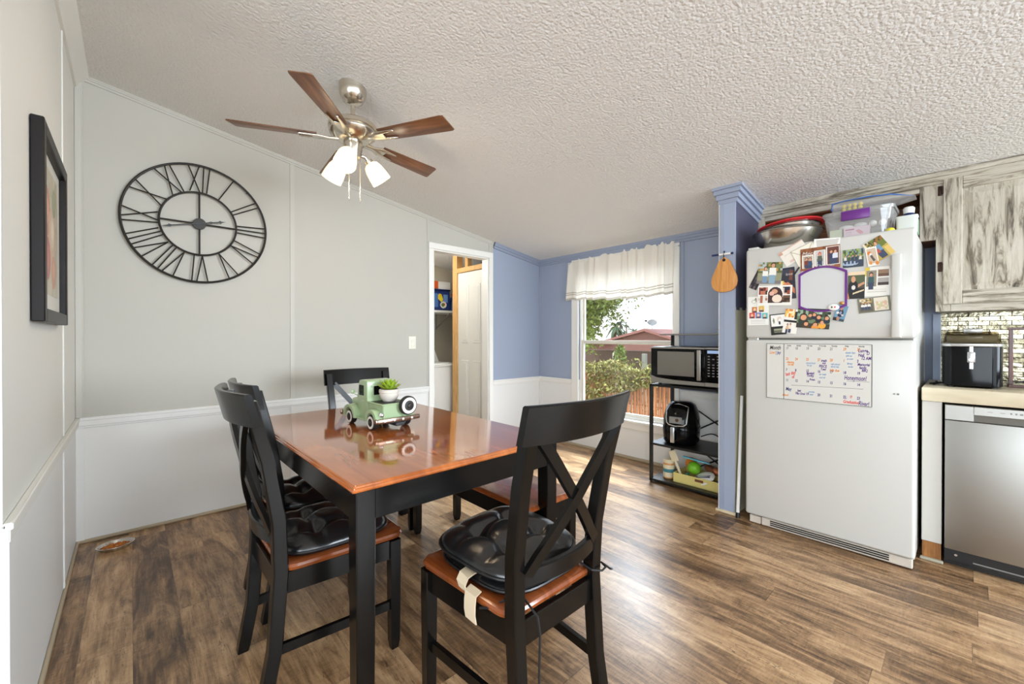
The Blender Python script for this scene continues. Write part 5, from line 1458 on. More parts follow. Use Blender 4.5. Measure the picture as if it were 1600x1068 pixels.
c7.ell(0.52, 0.42, 0.24, 0.42, WH).ell(0.52, 0.45, 0.21, 0.38, (60, 40, 44)).rect(0.31, 0.5, 0.73, 0.88, (70, 50, 50)).ell(0.5, 0.3, 0.09, 0.12, SK).ell(0.42, 0.4, 0.07, 0.11, (230, 180, 160)).ell(0.58, 0.66, 0.14, 0.2, (240, 220, 200)).rect(0, 0.9, 1, 1, WH)
card('photo_collage_card', 'white collage card with an arched centre picture on the left of the freezer door', 'card', (1186, 447), (1239.5, 445), (1183, 477), c7, 4)
c8 = Canvas(40, 50, (236, 234, 226)).ell(0.3, 0.17, 0.12, 0.08, (200, 200, 184)).ell(0.38, 0.12, 0.05, 0.09, (150, 150, 130)).ell(0.3, 0.18, 0.08, 0.05, (236, 234, 226))
for x0, y0, cc in ((0.2, 0.36, (200, 120, 60)), (0.52, 0.34, (220, 180, 70)), (0.08, 0.56, (214, 80, 70)), (0.38, 0.56, (110, 130, 190)), (0.68, 0.58, (96, 190, 190))):
    c8.rect(x0, y0, x0 + 0.26, y0 + 0.19, cc); c8.ell(x0 + 0.13, y0 + 0.1, 0.06, 0.06, (230, 190, 160)); c8.rect(x0 + 0.04, y0 + 0.14, x0 + 0.22, y0 + 0.19, (90, 70, 80))
for y in (0.82, 0.87, 0.92): c8.rect(0.15, y, 0.85, y + 0.015, (206, 202, 196))
card('thank_you_card', 'white card with five small coloured pictures at the lower left of the freezer door', 'card', (1169, 464), (1202, 462), (1168.5, 508), c8, 2)
c9 = Canvas(34, 42, (38, 40, 38)).rect(0.06, 0.05, 1, 0.6, (240, 238, 232)).ell(0.24, 0.32, 0.05, 0.14, (120, 130, 90)).ell(0.62, 0.28, 0.16, 0.14, (226, 206, 190)).ell(0.66, 0.32, 0.1, 0.09, (240, 238, 232)).ell(0.62, 0.44, 0.06, 0.09, (60, 50, 70))
for y in (0.72, 0.79, 0.86): c9.rect(0.2, y, 0.86, y + 0.03, (180, 180, 150))
card('announcement_card', 'black and white announcement card at the bottom left of the freezer door', 'card', (1202.5, 491.5), (1226, 489), (1206, 523.5), c9, 3)
c10 = Canvas(32, 44, (240, 236, 226)).noise(0, 0, 0.7, 0.35, [(240, 190, 90), (220, 130, 60), (250, 230, 190)], 4).rect(0.0, 0.45, 0.9, 0.54, (40, 38, 36)).rect(0.7, 0.1, 1, 0.42, (50, 48, 46)).person(0.3, 0.6, 0.4, (220, 180, 140)).person(0.5, 0.58, 0.4, (236, 220, 200))
card('folded_photo_card', 'small folded card with yellow tones beside the black and white announcement', 'card', (1223, 482), (1245, 484), (1228, 519), c10, 4)
c11 = Canvas(72, 44, (110, 130, 96)).noise(0, 0, 1, 0.4, [(150, 176, 150), (70, 80, 60), (190, 206, 180), (40, 44, 40)], 6).rect(0, 0, 1, 0.1, (50, 48, 50)).rect(0, 0.75, 1, 1, (60, 56, 50))
for cx, cy, r, sh in ((0.2, 0.45, 0.14, (50, 60, 50)), (0.3, 0.78, 0.1, (80, 60, 44)), (0.4, 0.35, 0.08, (60, 70, 60)), (0.52, 0.3, 0.08, (40, 44, 60)), (0.66, 0.42, 0.09, (40, 40, 44)), (0.78, 0.68, 0.1, (240, 170, 60)), (0.9, 0.45, 0.09, (40, 50, 60)), (0.58, 0.8, 0.1, (230, 150, 60))):
    c11.ell(cx, cy + r * 1.6, r * 1.1, r * 1.5, sh); c11.ell(cx, cy - r * 0.15, r * 0.85, r * 1.25, (56, 38, 30)); c11.ell(cx, cy + r * 0.15, r * 0.66, r * 1.0, (222, 160, 120))
card('group_photo', 'large group photo of smiling people below the purple whiteboard', 'photo', (1248, 481), (1300, 483), (1244, 511), c11, 5)
c13 = Canvas(54, 40, (86, 100, 70)).noise(0, 0, 1, 0.45, [(90, 110, 60), (150, 170, 90), (60, 76, 70), (130, 150, 160)], 4).rect(0, 0.62, 1, 1, (60, 70, 84)).ell(0.35, 0.78, 0.4, 0.12, (170, 186, 206))
for cx in (0.12, 0.3, 0.48, 0.66, 0.85): c13.person(cx, 0.3, 0.5, random.choice([(40, 40, 46), (220, 216, 210), (70, 90, 60), (50, 60, 90)]))
card('lake_photo', 'photo of people in a boat, right of the holiday card', 'photo', (1319.5, 391), (1352, 387), (1315, 419), c13, 2)
c14 = Canvas(32, 44, WH).rect(0.08, 0.06, 0.92, 0.86, (206, 184, 160)).ell(0.3, 0.3, 0.18, 0.1, (216, 120, 50)).ell(0.4, 0.42, 0.12, 0.12, (240, 236, 230)).poly([(0.3, 0.45), (0.5, 0.4), (0.75, 0.72), (0.55, 0.76)], (90, 84, 80)).ell(0.85, 0.88, 0.16, 0.1, (226, 140, 50)).ell(0.3, 0.82, 0.12, 0.1, (230, 150, 60))
card('baby_photo', 'white-bordered photo with orange accents near the top right of the freezer door', 'photo', (1351.5, 388.5), (1369, 384.5), (1357, 417), c14, 4)
c15 = Canvas(52, 44, (190, 166, 80)).noise(0, 0, 0.45, 0.5, [(70, 70, 40), (160, 140, 70), (230, 220, 190)], 3).poly([(0.35, 0), (1, 0), (1, 0.45), (0.6, 0.5)], (110, 120, 50)).noise(0.6, 0, 1, 0.2, [(60, 70, 30), (150, 100, 40)], 4).person(0.55, 0.1, 0.85, (110, 150, 180)).person(0.4, 0.3, 0.65, (180, 80, 60)).rect(0.75, 0.55, 1, 1, (222, 190, 110))
card('tilted_photo', 'sharply tilted family photo at the top right of the freezer door', 'photo', (1349, 383), (1377, 366), (1369, 411), c15, 3)
c16 = Canvas(50, 60, (238, 236, 228)).rect(0.0, 0, 0.2, 0.3, (226, 200, 80)).rect(0.06, 0.12, 0.48, 0.66, (150, 140, 120)).rect(0.54, 0.1, 0.98, 0.34, (150, 120, 96)).rect(0.54, 0.24, 0.98, 0.34, (110, 80, 60)).rect(0.54, 0.38, 0.98, 0.64, (176, 170, 166)).rect(0.54, 0.54, 0.98, 0.64, (70, 56, 50)).person(0.26, 0.18, 0.6, (60, 90, 90))
for y in (0.76, 0.84): c16.rect(0.12, y, 0.9, y + 0.02, (212, 208, 200))
card('two_picture_card', 'white card with two pictures side by side at the right of the freezer door', 'card', (1352, 418), (1390.5, 415), (1350.5, 463), c16, 1)
c17 = Canvas(40, 56, (80, 70, 56)).rect(0, 0, 1, 0.12, (236, 210, 176)).rect(0, 0.12, 1, 0.45, (86, 96, 66)).rect(0, 0.6, 1, 1, (38, 36, 36)).poly([(0.5, 0.5), (0.95, 0.38), (0.98, 0.46), (0.5, 0.62)], (206, 150, 116)).ell(0.32, 0.56, 0.28, 0.26, (30, 30, 36)).ell(0.34, 0.58, 0.12, 0.08, (230, 226, 220)).ell(0.32, 0.28, 0.13, 0.12, (216, 160, 126)).poly([(0.3, 0.78), (0.95, 0.66), (0.95, 0.71), (0.3, 0.84)], (230, 210, 170)).poly([(0, 0.74), (0.1, 0.98), (0, 1)], (230, 150, 100))
card('portrait_photo', 'photo of a person in a black shirt, right of the purple whiteboard', 'photo', (1324.5, 425.5), (1351, 423.5), (1325.5, 467), c17, 2)
c18 = Canvas(64, 34, (122, 120, 104)).rect(0.04, 0.05, 0.46, 0.9, (96, 92, 76)).noise(0.04, 0.05, 0.46, 0.35, [(190, 160, 90), (120, 110, 80), (220, 210, 190)], 4).rect(0.5, 0.06, 0.92, 0.92, (234, 226, 208)).noise(0.54, 0.3, 0.9, 0.85, [(234, 226, 208), (222, 186, 160), (206, 206, 150), (236, 210, 200)], 4)
for cx in (0.14, 0.24, 0.34): c18.person(cx, 0.3, 0.5, WH)
for y in (0.78, 0.84): c18.rect(0.12, y, 0.38, y + 0.025, (200, 196, 186))
card('wedding_card', 'grey double card with tiny pictures at the lower right of the freezer door', 'card', (1340, 467), (1391.5, 460.5), (1341.5, 490), c18, 1)
c19 = Canvas(34, 40, (110, 150, 176)).rect(0, 0.8, 0.4, 1, (40, 40, 40)).rect(0.55, 0.86, 1, 1, (60, 74, 80)).ell(0.5, 0.5, 0.24, 0.26, (40, 44, 60)).ell(0.5, 0.48, 0.1, 0.1, (150, 160, 190)).ell(0.48, 0.2, 0.1, 0.12, (200, 130, 96)).ell(0.25, 0.5, 0.12, 0.08, (226, 216, 210)).ell(0.7, 0.6, 0.12, 0.06, (210, 200, 196)).ell(0.42, 0.85, 0.12, 0.12, (190, 130, 100))
card('action_photo', 'blue photo of a person with raised elbows at the bottom centre', 'photo', (1311, 476), (1328.5, 479), (1299.5, 499), c19, 6)
# marker, magnets
b = B(); b.cyl((0, 0, -0.024), (0, 0, 0.024), 0.005, n=10); o = b.done('marker_pen', M['ink'], None); o.location = plane(1246, 423) + Vector((-0.0125, 0, 0)); o.rotation_euler = (math.radians(32), 0, 0); tag(o, 'short black marker clipped at the left shoulder of the purple whiteboard', 'marker')
b = B(); b.ell((0, 0, 0), 0.004, 0.026, 0.018, 20, 8); o = b.done('oval_magnet', M['white']); o.location = plane(1303.5, 480) + Vector((-0.014, 0, 0)); tag(o, 'white oval magnet holding the group photo', 'magnet')
for dy, m_ in ((0.008, 'ink'), (-0.006, 'inkred')):
    b = B(); b.ell((-0.004, dy, 0.001), 0.001, 0.004, 0.005, 8, 6); b.done('spot', M[m_], o)
b = B(); b.ell((0, 0, 0), 0.005, 0.012, 0.010, 18, 8); o = b.done('round_magnet', M['gold']); o.location = plane(1316, 473.5) + Vector((-0.014, 0, 0)); tag(o, 'small gold magnet at the lower right corner of the purple whiteboard', 'magnet')
# purple framed whiteboard
A, D = plane(1248.5, 429), plane(1324, 477.5)
cw = thing('magnetic_whiteboard', 'small blank whiteboard with purple bulging frame on the freezer door', 'whiteboard', (FX0 - 0.0085, (A.y + D.y) / 2, (A.z + D.z) / 2))
hw = abs(A.y - D.y) / 2; hhh = abs(A.z - D.z) / 2
def wb_outline(k):
    pts = []
    for i in range(17):
        f = -1 + 2 * i / 16; pts.append((f * (hw - k), (hhh - k) + 0.036 * (1 - f * f)))
    for i in range(17):
        f = 1 - 2 * i / 16; pts.append((f * (hw - k), -(hhh - k) - 0.030 * (1 - f * f)))
    return pts
b = B(); o1, i1 = wb_outline(0.0), wb_outline(0.010); n = len(o1)
vs = [(-0.002, y, z) for y, z in o1] + [(-0.002, y, z) for y, z in i1] + [(0.005, y, z) for y, z in o1] + [(0.005, y, z) for y, z in i1]
fs = []
for i in range(n):
    j = (i + 1) % n
    fs += [(i, j, n + j, n + i), (2 * n + i, 2 * n + j, 3 * n + j, 3 * n + i), (i, j, 2 * n + j, 2 * n + i), (n + i, n + j, 3 * n + j, 3 * n + i)]
b.raw(vs, fs); b.done('frame', M['purple'], cw)
b = B(); b.prism(wb_outline(0.008), 0.0015, 0.004, 'x'); b.done('board', M['wbsheet'], cw)

# wall calendar on the lower door
A, Bq, C_ = plane(1198, 536), plane(1363.5, 536.5), plane(1197, 620.5)
CWd, CHt = abs(A.y - Bq.y), abs(A.z - C_.z)
cen = (A + Bq) / 2; cen.z = (A.z + C_.z) / 2
cl = thing('magnetic_calendar', 'white dry-erase calendar with coloured handwriting on the lower refrigerator door', 'calendar', (FX0 - 0.0035, cen.y, cen.z))
cl.rotation_euler = RF.to_euler()
b = B(); b.box(-CWd / 2, CWd / 2, -CHt / 2, CHt / 2, 0, 0.0016); b.done('sheet', M['calsheet'], cl)
X0, X1, Y0, Y1 = -CWd / 2 + 0.002, CWd / 2 - 0.002, -CHt / 2 + 0.002, CHt / 2 - 0.002
DV = X0 + 0.185 * (X1 - X0)
def cx(f): return X0 + (X1 - X0) * f
def cy(f): return Y1 + (Y0 - Y1) * f
b = B(); zt = 0.0017
def ln(xa, ya, xb, yb, w=0.0016): 
    d = Vector((xb - xa, yb - ya, 0)).normalized(); n_ = Vector((-d.y, d.x, 0)) * w / 2
    b.sheet([(xa + n_.x, ya + n_.y, 0.0021), (xa - n_.x, ya - n_.y, 0.0021), (xb - n_.x, yb - n_.y, 0.0021), (xb + n_.x, yb + n_.y, 0.0021)], [(0, 1, 2, 3)])
ln(X0, Y0, X1, Y0, 0.0022); ln(X0, Y1, X1, Y1, 0.0022); ln(X0, Y0, X0, Y1, 0.0022); ln(X1, Y0, X1, Y1, 0.003); ln(DV, Y0, DV, Y1, 0.0028); ln(cx(0.26), cy(0.74), cx(0.93), cy(0.72), 0.0014); ln(cx(0.79), cy(0.605), cx(0.98), cy(0.60), 0.0012)
b.done('grid_lines', M['ink'], cl)
text_obj('Month', 0.034, M['ink'], cl, cx(0.03), cy(0.105), 0.002, 0.35, name='title', thick=0.0006, sx=0.66)
G = {}
def wr(col, body, fx, fy, size, shear=0.15, rot=0.0, sx=0.64):
    G.setdefault(col, []).append(text_obj(body, size, M[col], cl, cx(fx), cy(fy), 0.002, shear, rot=rot, thick=0.0006, sx=sx))
colx = [0.205, 0.30, 0.41, 0.52, 0.635, 0.755, 0.875]
for k, dn in enumerate(('Sunday', 'Monday', 'Tuesday', 'Wednesday', 'Thursday', 'Friday', 'Saturday')): wr('inkgrey', dn, colx[k] + 0.015, 0.04, 0.011, 0)
for k, (dn, col) in enumerate((('17', 'inkgrey'), ('18', 'inkgrey'), ('19', 'inkgrey'), ('20', 'inkgrey'), ('21', 'inkgrey'), ('29', 'inkorange'), ('30', 'inkorange'))): wr(col, dn, colx[k], 0.10, 0.021, 0.1)
for k, (dn, col) in enumerate((('23', 'inkorange'), ('24', 'inkorange'), ('25', 'inkorange'), ('27', 'inkorange'), ('28', 'inkorange'), ('1', 'inkorange'), ('2', 'inkpurple'))): wr(col, dn, colx[k], 0.29, 0.021, 0.1)
for k, dn in enumerate(('7', '8', '15', '16', '17', '18', '19')): wr('inkpurple', dn, colx[k], 0.49, 0.021, 0.1)
for k, dn in enumerate(('11', '12', '14', '13', '15', '16', '14')): wr('inknavy', dn, colx[k], 0.675, 0.021, 0.1)
for k, dn in ((1, '18'), (2, '19'), (3, '20'), (4, '21'), (5, '22.'), (6, '23')): wr('inkpurple', dn, colx[k], 0.895, 0.021, 0.1)
wr('inkorange', 'Low', 0.03, 0.185, 0.026, 0.1); wr('inknavy', '| Jay', 0.095, 0.185, 0.026, 0.1)
wr('inkorange', 'cleaning', 0.215, 0.345, 0.018); wr('inkorange', 'out day', 0.225, 0.385, 0.016)
wr('inkred', 'last day', 0.205, 0.58, 0.028, 0.3, 0.3); wr('inkred', 'of', 0.27, 0.62, 0.026, 0.3, 0.3)
wr('inkblue', 'school lunch', 0.41, 0.345, 0.014); wr('inkblue', 'for Jay', 0.42, 0.385, 0.014)
wr('inkpurple', 'trash', 0.555, 0.30, 0.020); wr('inkpurple', 'out', 0.565, 0.34, 0.018); wr('inkpurple', 'PRICE', 0.535, 0.40, 0.022); wr('inkpurple', 'Tues!', 0.55, 0.445, 0.018)
wr('inkblue', 'call school', 0.645, 0.35, 0.015); wr('inkblue', 'about trip', 0.645, 0.39, 0.014); wr('inkorange', 'bills due', 0.635, 0.46, 0.020)
wr('inkblue', 'dentist 3pm', 0.775, 0.15, 0.014); wr('inkblue', 'pick up', 0.78, 0.20, 0.014); wr('inkblue', 'at noon', 0.79, 0.25, 0.013); wr('inkblue', 'library', 0.79, 0.33, 0.014); wr('inkblue', 'books', 0.8, 0.38, 0.013)
wr('inkpurple', 'Lunge', 0.885, 0.125, 0.027, 0.1); wr('inkpurple', 'Nail', 0.885, 0.195, 0.024); wr('inkpurple', 'D', 0.955, 0.165, 0.026); wr('inkpurple', '12 AM', 0.91, 0.245, 0.024)
wr('inkpurple', 'Memorial', 0.88, 0.345, 0.021); wr('inkpurple', 'family', 0.895, 0.395, 0.020); wr('inkpurple', 'BBQ', 0.915, 0.44, 0.020)
wr('inkpurple', 'Baseball', 0.415, 0.525, 0.018); wr('inkpurple', 'Thrifty', 0.415, 0.57, 0.020); wr('inkpurple', 'Prom', 0.445, 0.635, 0.018)
wr('inkblue', 'car wash', 0.535, 0.53, 0.015); wr('inkblue', 'and oil', 0.54, 0.585, 0.015)
wr('inkpurple', 'Honeymoon!', 0.765, 0.585, 0.036, 0.15, 0.0, 0.50)
wr('inknavy', 'May', 0.205, 0.84, 0.028); wr('inkorange', 'school', 0.17, 0.94, 0.018)
wr('inkpurple', 'last', 0.325, 0.845, 0.020); wr('inkpurple', 'to Grad', 0.325, 0.895, 0.018)
wr('inkblue', 'practice', 0.435, 0.845, 0.014); wr('inkblue', 'team', 0.445, 0.89, 0.014)
wr('inkred', '??', 0.815, 0.885, 0.022); wr('inkred', 'Graduation', 0.755, 0.97, 0.024, 0.2, -0.02); wr('inkpurple', 'River!', 0.888, 0.985, 0.034, 0.1, -0.06, 0.55)
for col, lst in G.items():
    o = merge_meshes('handwriting', lst, cl); o['label'] = {'inkgrey': 'grey printed day names and dates', 'inkorange': 'orange handwritten notes', 'inkpurple': 'purple handwritten notes', 'inknavy': 'navy handwritten dates', 'inkred': 'red handwritten notes', 'inkblue': 'pale blue handwritten notes'}[col]

# ------------------------------------------------------------------ things on top of the refrigerator
FT = FZ1 + 0.0005
def bowl(bb, r, h, t=0.003):
    prof = [(0.001, 0.0), (r * 0.5, 0.0), (r * 0.72, h * 0.16), (r * 0.9, h * 0.5), (r * 0.98, h * 0.88), (r * 1.0, h * 0.97), (r * 1.05, h), (r * 1.045, h + 0.003), (r * 0.99, h + 0.001), (r * 0.96, h * 0.88), (r * 0.88, h * 0.5), (r * 0.70, h * 0.19), (r * 0.48, t), (0.001, t)]
    return bb.lathe(prof, 48)
b = B(); bowl(b, 0.190, 0.112); o = b.done('mixing_bowl', M['bowlsteel'], None, loc=(3.165, 0.80, FT + 0.001)); tag(o, 'large shiny steel mixing bowl on top of the refrigerator', 'bowl')
b = B(); bowl(b, 0.168, 0.085); o = b.done('mixing_bowl', M['bowlsteel'], None, loc=(3.18, 0.79, FT + 0.056), rot=(math.radians(-5), math.radians(2), 0)); tag(o, 'smaller steel bowl nested inside the large mixing bowl', 'bowl')
b = B(); b.lathe([(0.001, 0.0), (0.180, 0.0), (0.186, 0.004), (0.185, 0.012), (0.12, 0.022), (0.001, 0.026)], 48); o = b.done('red_plate', M['red'], None, loc=(3.18, 0.79, FT + 0.1475), rot=(math.radians(-5), math.radians(2), 0)); tag(o, 'red plate lying upside down over the nested steel bowls on the refrigerator', 'plate')
bn = thing('storage_bin', 'clear plastic bin with a purple latch on top of the refrigerator', 'storage bin', (3.20, 0.435, FT))
b = B(); hx, hy, h = 0.13, 0.155, 0.155; th = 0.003
def tap(z): return 0.86 + 0.14 * z / h
for z in (0,): pass
rO = [[(x, y, z) for x, y in rrect(hx * tap(z), hy * tap(z), 0.025)] for z in (0.0, 0.05, 0.10, h)]
b.loft(rO, cap=False); b.raw([(x, y, 0.001) for x, y in rrect(hx * 0.86, hy * 0.86, 0.025)], [tuple(range(24))]); b.done('bin_body', M['clear'], bn)
b = B(); b.loft([[(x, y, z) for x, y in rrect(hx + d, hy + d, 0.028)] for z, d in ((h - 0.004, 0.006), (h + 0.012, 0.008), (h + 0.018, 0.0), (h + 0.018, -0.02))]); b.done('lid', M['clear'], bn)
b = B(); b.box(-hx - 0.016, -hx - 0.006, -0.062, 0.068, h - 0.045, h + 0.010, 0.004, 2); b.done('latch', M['purple'], bn)
def inbin(name, label, cat, bb, m, dx, dy, z, rot=(0, 0, 0)):
    o = bb.done(name, m, None, loc=(3.20 + dx, 0.435 + dy, FT + z), rot=rot); return tag(o, label, cat)
px = thing('product_box', 'pale pink product carton at the front of the clear bin', 'carton', (3.20 - 0.088, 0.437, FT + 0.004))
b = B(); b.box(-0.012, 0.03, -0.058, 0.06, 0, 0.072, 0.001, 1); b.done('carton', M['pink'], px)
cv = Canvas(44, 28, (238, 210, 220)).rect(0.04, 0.1, 0.4, 0.2, (170, 60, 90)).poly([(0.45, 0.3), (0.6, 0.2), (0.8, 0.55), (0.65, 0.65)], (230, 150, 160)).rect(0.06, 0.35, 0.3, 0.4, (150, 120, 140)).rect(0, 0.8, 1, 0.9, (196, 150, 96)).rect(0.05, 0.5, 0.3, 0.55, (190, 170, 180))
lb = card_mesh('printed_face', cv, 0.112, 0.066, 0.0008); lb.parent = px; lb.matrix_local = Matrix.Translation((-0.0122, 0.001, 0.036)) @ face_rot('-x').to_4x4()
for k, (dx, dy, z, rx, ry, rz_) in enumerate(((-0.06, 0.055, 0.085, 0.02, 0.035, 0.014), (-0.06, -0.01, 0.088, 0.022, 0.032, 0.016), (-0.07, -0.066, 0.086, 0.02, 0.018, 0.018), (-0.05, -0.105, 0.088, 0.02, 0.018, 0.018))):
    b = B(); b.ell((0, 0, 0), rx, ry, rz_, 16, 10); o = inbin('bandage_roll', 'white bandage roll in the clear bin, ' + ['nearest the bowls', 'behind the pink carton', 'right of the pink carton', 'at the right end of the bin'][k], 'bandage roll', b, M['white'], dx, dy, z); o['group'] = 'white rolls in the clear bin'
b = B(); b.box(-0.02, 0.02, -0.03, 0.03, 0, 0.07, 0.002, 1); inbin('cream_carton', 'cream and green carton at the left of the clear bin', 'carton', b, mat('cream_green', L(226, 226, 204), 0.5, var=(8, L(190, 206, 150))), -0.075, 0.100, 0.004)
b = B(); b.box(-0.02, 0.02, -0.035, 0.035, 0, 0.05, 0.002, 1); inbin('grey_carton', 'grey carton at the right of the clear bin', 'carton', b, M['grey'], -0.075, -0.092, 0.004)
zb = thing('zip_bag', 'clear zip bag with blue edge and yellow items lying on the clear bin', 'bag', (3.24, 0.40, FT + 0.177))
b = B(); rings = []
for y, hx_, hz_ in ((0.165, 0.075, 0.038), (0.15, 0.08, 0.040), (0.05, 0.08, 0.041), (-0.06, 0.08, 0.037), (-0.13, 0.075, 0.024), (-0.20, 0.06, 0.004)):
    rings.append([(hx_ * math.cos(2 * PI * k / 16), y, 0.042 + hz_ * math.sin(2 * PI * k / 16)) for k in range(16)])
b.loft(rings); b.done('bag_body', M['clear'], zb)
b = B(); b.tube([(-0.04, 0.168, 0.078), (-0.06, 0.10, 0.080), (-0.06, 0.0, 0.080), (-0.05, -0.1, 0.072), (-0.03, -0.19, 0.046)], 0.004, 6); b.tube([(-0.075, 0.165, 0.03), (-0.04, 0.168, 0.078)], 0.005, 6); b.done('zip_edge', M['bluebottle'], zb)
for k in range(8):
    b = B(); b.ell((0, 0, 0), 0.010, 0.011, 0.011, 12, 8)
    o = b.done('yellow_capsule', mat('yellow_%d' % k, L(232, 206, 60), 0.4), None, loc=(3.185 + 0.004 * (k % 2), 0.51 - 0.026 * (k // 2), FT + 0.205 + 0.022 * (k % 2)))
    tag(o, ['lower', 'upper'][k % 2] + ' yellow capsule in the zip bag, ' + ['leftmost pair', 'second pair from the left', 'third pair from the left', 'rightmost pair'][k // 2], 'capsule', 'yellow capsules in the zip bag')
bt = thing('water_bottle', 'dark blue bottle with white cap standing behind the frosted container', 'bottle', (3.30, 0.232, FT))
b = B(); b.lathe([(0.001, 0), (0.034, 0), (0.037, 0.006), (0.037, 0.11), (0.028, 0.135), (0.018, 0.148), (0.001, 0.148)], 24); b.done('bottle', M['navy'], bt)
b = B(); b.lathe([(0.001, 0.146), (0.024, 0.146), (0.026, 0.174), (0.02, 0.182), (0.001, 0.182)], 20); b.done('cap', M['white'], bt)
b = B(); b.loft([[(x * k, y * k, z) for x, y in rrect(0.035, 0.042, 0.012)] for z, k in ((0, 0.92), (0.004, 0.96), (0.075, 1.0), (0.08, 1.06), (0.086, 1.06), (0.088, 1.0))]); o = b.done('food_container', mat('frosted_plastic', L(214, 218, 212), 0.3), None, loc=(3.10, 0.225, FT)); tag(o, 'frosted plastic container at the right edge of the refrigerator top', 'container')
b = B(); b.box(-0.03, 0.03, -0.04, 0.04, 0, 0.085, 0.003, 1); o = b.done('green_carton', mat('sage_green', L(120, 150, 120), 0.5), None, loc=(3.20, 0.225, FT)); tag(o, 'sage green carton behind the frosted container on the refrigerator', 'carton')
b = B(); b.ell((0, 0, 0.016), 0.02, 0.02, 0.016, 14, 8); o = b.done('lemon', mat('lemon', L(226, 212, 50), 0.4), None, loc=(3.05, 0.288, FT)); tag(o, 'small yellow ball beside the frosted container', 'ball')
b = B(); b.lathe([(0.001, 0), (0.018, 0), (0.018, 0.06), (0.012, 0.085), (0.01, 0.1), (0.001, 0.1)], 16); o = b.done('red_tube', M['red'], None, loc=(3.385, 0.262, FT)); tag(o, 'slim red tube standing behind the green carton', 'tube')

# ------------------------------------------------------------------ cabinets, counter, dishwasher
CXF = 3.425                                   # face of the wall cabinets
oc = thing('open_cabinet', 'whitewashed cabinet without doors above the refrigerator', 'cabinet', (3.6, 0.6, 1.76)); off = Vector(oc.location)
ct = ceil_z(CXF)
b = B()
b.box(CXF, CXF + 0.022, PY0 - 0.045, PY0 - 0.002, 1.76, ct, 0.002, 1); rp(b, 'stile', M['wash'], oc, off)
b = B(); b.box(CXF, CXF + 0.022, 0.128, 0.195, 1.76, ct, 0.002, 1); rp(b, 'stile', M['wash'], oc, off)
b = B(); b.box(CXF + 0.001, CXF + 0.021, 0.195, PY0 - 0.045, 2.045, ct, 0.002, 1); rp(b, 'top_rail', M['washh'], oc, off)
b = B(); b.box(CXF + 0.022, XK - 0.002, 0.13, 0.15, 1.77, ct - 0.03); b.box(CXF + 0.022, XK - 0.002, PY0 - 0.02, PY0 - 0.003, 1.77, ct - 0.03); b.box(XK - 0.015, XK - 0.002, 0.15, PY0 - 0.02, 1.77, ct - 0.05); b.box(CXF + 0.022, XK - 0.015, 0.15, PY0 - 0.02, 1.765, 1.785); b.box(CXF + 0.022, XK - 0.015, 0.15, PY0 - 0.02, 2.04, 2.056); rp(b, 'carcass', M['cabwood'], oc, off)
wc = thing('wall_cabinet', 'whitewashed wall cabinet with raised-panel door above the counter', 'cabinet', (3.6, -0.3, 1.345)); off = Vector(wc.location)
YE = -1.2
b = B()
b.box(CXF + 0.02, XK - 0.002, YE, 0.125, 1.348, ct - 0.03); rp(b, 'carcass', M['wash'], wc, off)
b = B(); b.box(CXF, CXF + 0.022, 0.068, 0.128, 1.345, ct, 0.002, 1); rp(b, 'stile', M['wash'], wc, off)
b = B(); b.box(CXF, CXF + 0.022, -0.62, -0.56, 1.345, ct, 0.002, 1); rp(b, 'stile', M['wash'], wc, off)
b = B(); b.box(CXF + 0.001, CXF + 0.021, YE, 0.068, 1.345, 1.395, 0.002, 1); rp(b, 'rail', M['washh'], wc, off)
b = B(); b.box(CXF + 0.001, CXF + 0.021, YE, 0.068, 2.09, ct, 0.002, 1); rp(b, 'rail', M['washh'], wc, off)
for y1, y0 in ((0.098, -0.575), (-0.60, YE)):
    b = B(); z0, z1, w = 1.385, 2.098, 0.075
    b.box(CXF - 0.02, CXF - 0.001, y0, y0 + w, z0, z1, 0.003, 1); b.box(CXF - 0.02, CXF - 0.001, y1 - w, y1, z0, z1, 0.003, 1)
    b.box(CXF - 0.012, CXF - 0.001, y0 + w - 0.01, y1 - w + 0.01, z0 + w - 0.01, z1 - w + 0.01)
    d = rp(b, 'door', M['wash'], wc, off)
    b = B(); b.box(CXF - 0.0195, CXF - 0.001, y0 + w, y1 - w, z0, z0 + w, 0.003, 1); b.done('door_rail', M['washh'], d)
    b = B(); b.box(CXF - 0.0195, CXF - 0.001, y0 + w, y1 - w, z1 - w, z1, 0.003, 1); b.done('door_rail', M['washh'], d)
    b = B(); ya, yb, za, zb_ = y0 + w + 0.008, y1 - w - 0.008, z0 + w + 0.008, z1 - w - 0.008; s = 0.03
    vs = [(CXF - 0.012, ya, za), (CXF - 0.012, yb, za), (CXF - 0.012, yb, zb_), (CXF - 0.012, ya, zb_), (CXF - 0.021, ya + s, za + s), (CXF - 0.021, yb - s, za + s), (CXF - 0.021, yb - s, zb_ - s), (CXF - 0.021, ya + s, zb_ - s)]
    b.raw(vs, [(0, 1, 5, 4), (1, 2, 6, 5), (2, 3, 7, 6), (3, 0, 4, 7), (4, 5, 6, 7), (0, 1, 2, 3)]); b.done('raised_panel', M['wash'], d, ang=10)
    if y1 > 0:
        for z in (1.60, 2.035):
            b = B(); b.box(CXF - 0.008, CXF, y1 + 0.003, y1 + 0.022, z - 0.028, z + 0.028, 0.004, 2); b.cyl((CXF - 0.010, y1 + 0.004, z - 0.02), (CXF - 0.010, y1 + 0.004, z + 0.02), 0.006, n=10); b.done('hinge', mat('bronze_hinge', L(52, 30, 22), 0.4, metal=0.6), d)
b = B()
for hh, dd in ((0.06, 0.010), (0.045, 0.022), (0.026, 0.034)):
    b.box(CXF - dd, CXF + 0.02, YE, PY0 - 0.002, ct - hh, ceil_z(CXF - dd) - 0.002, 0.002, 1)
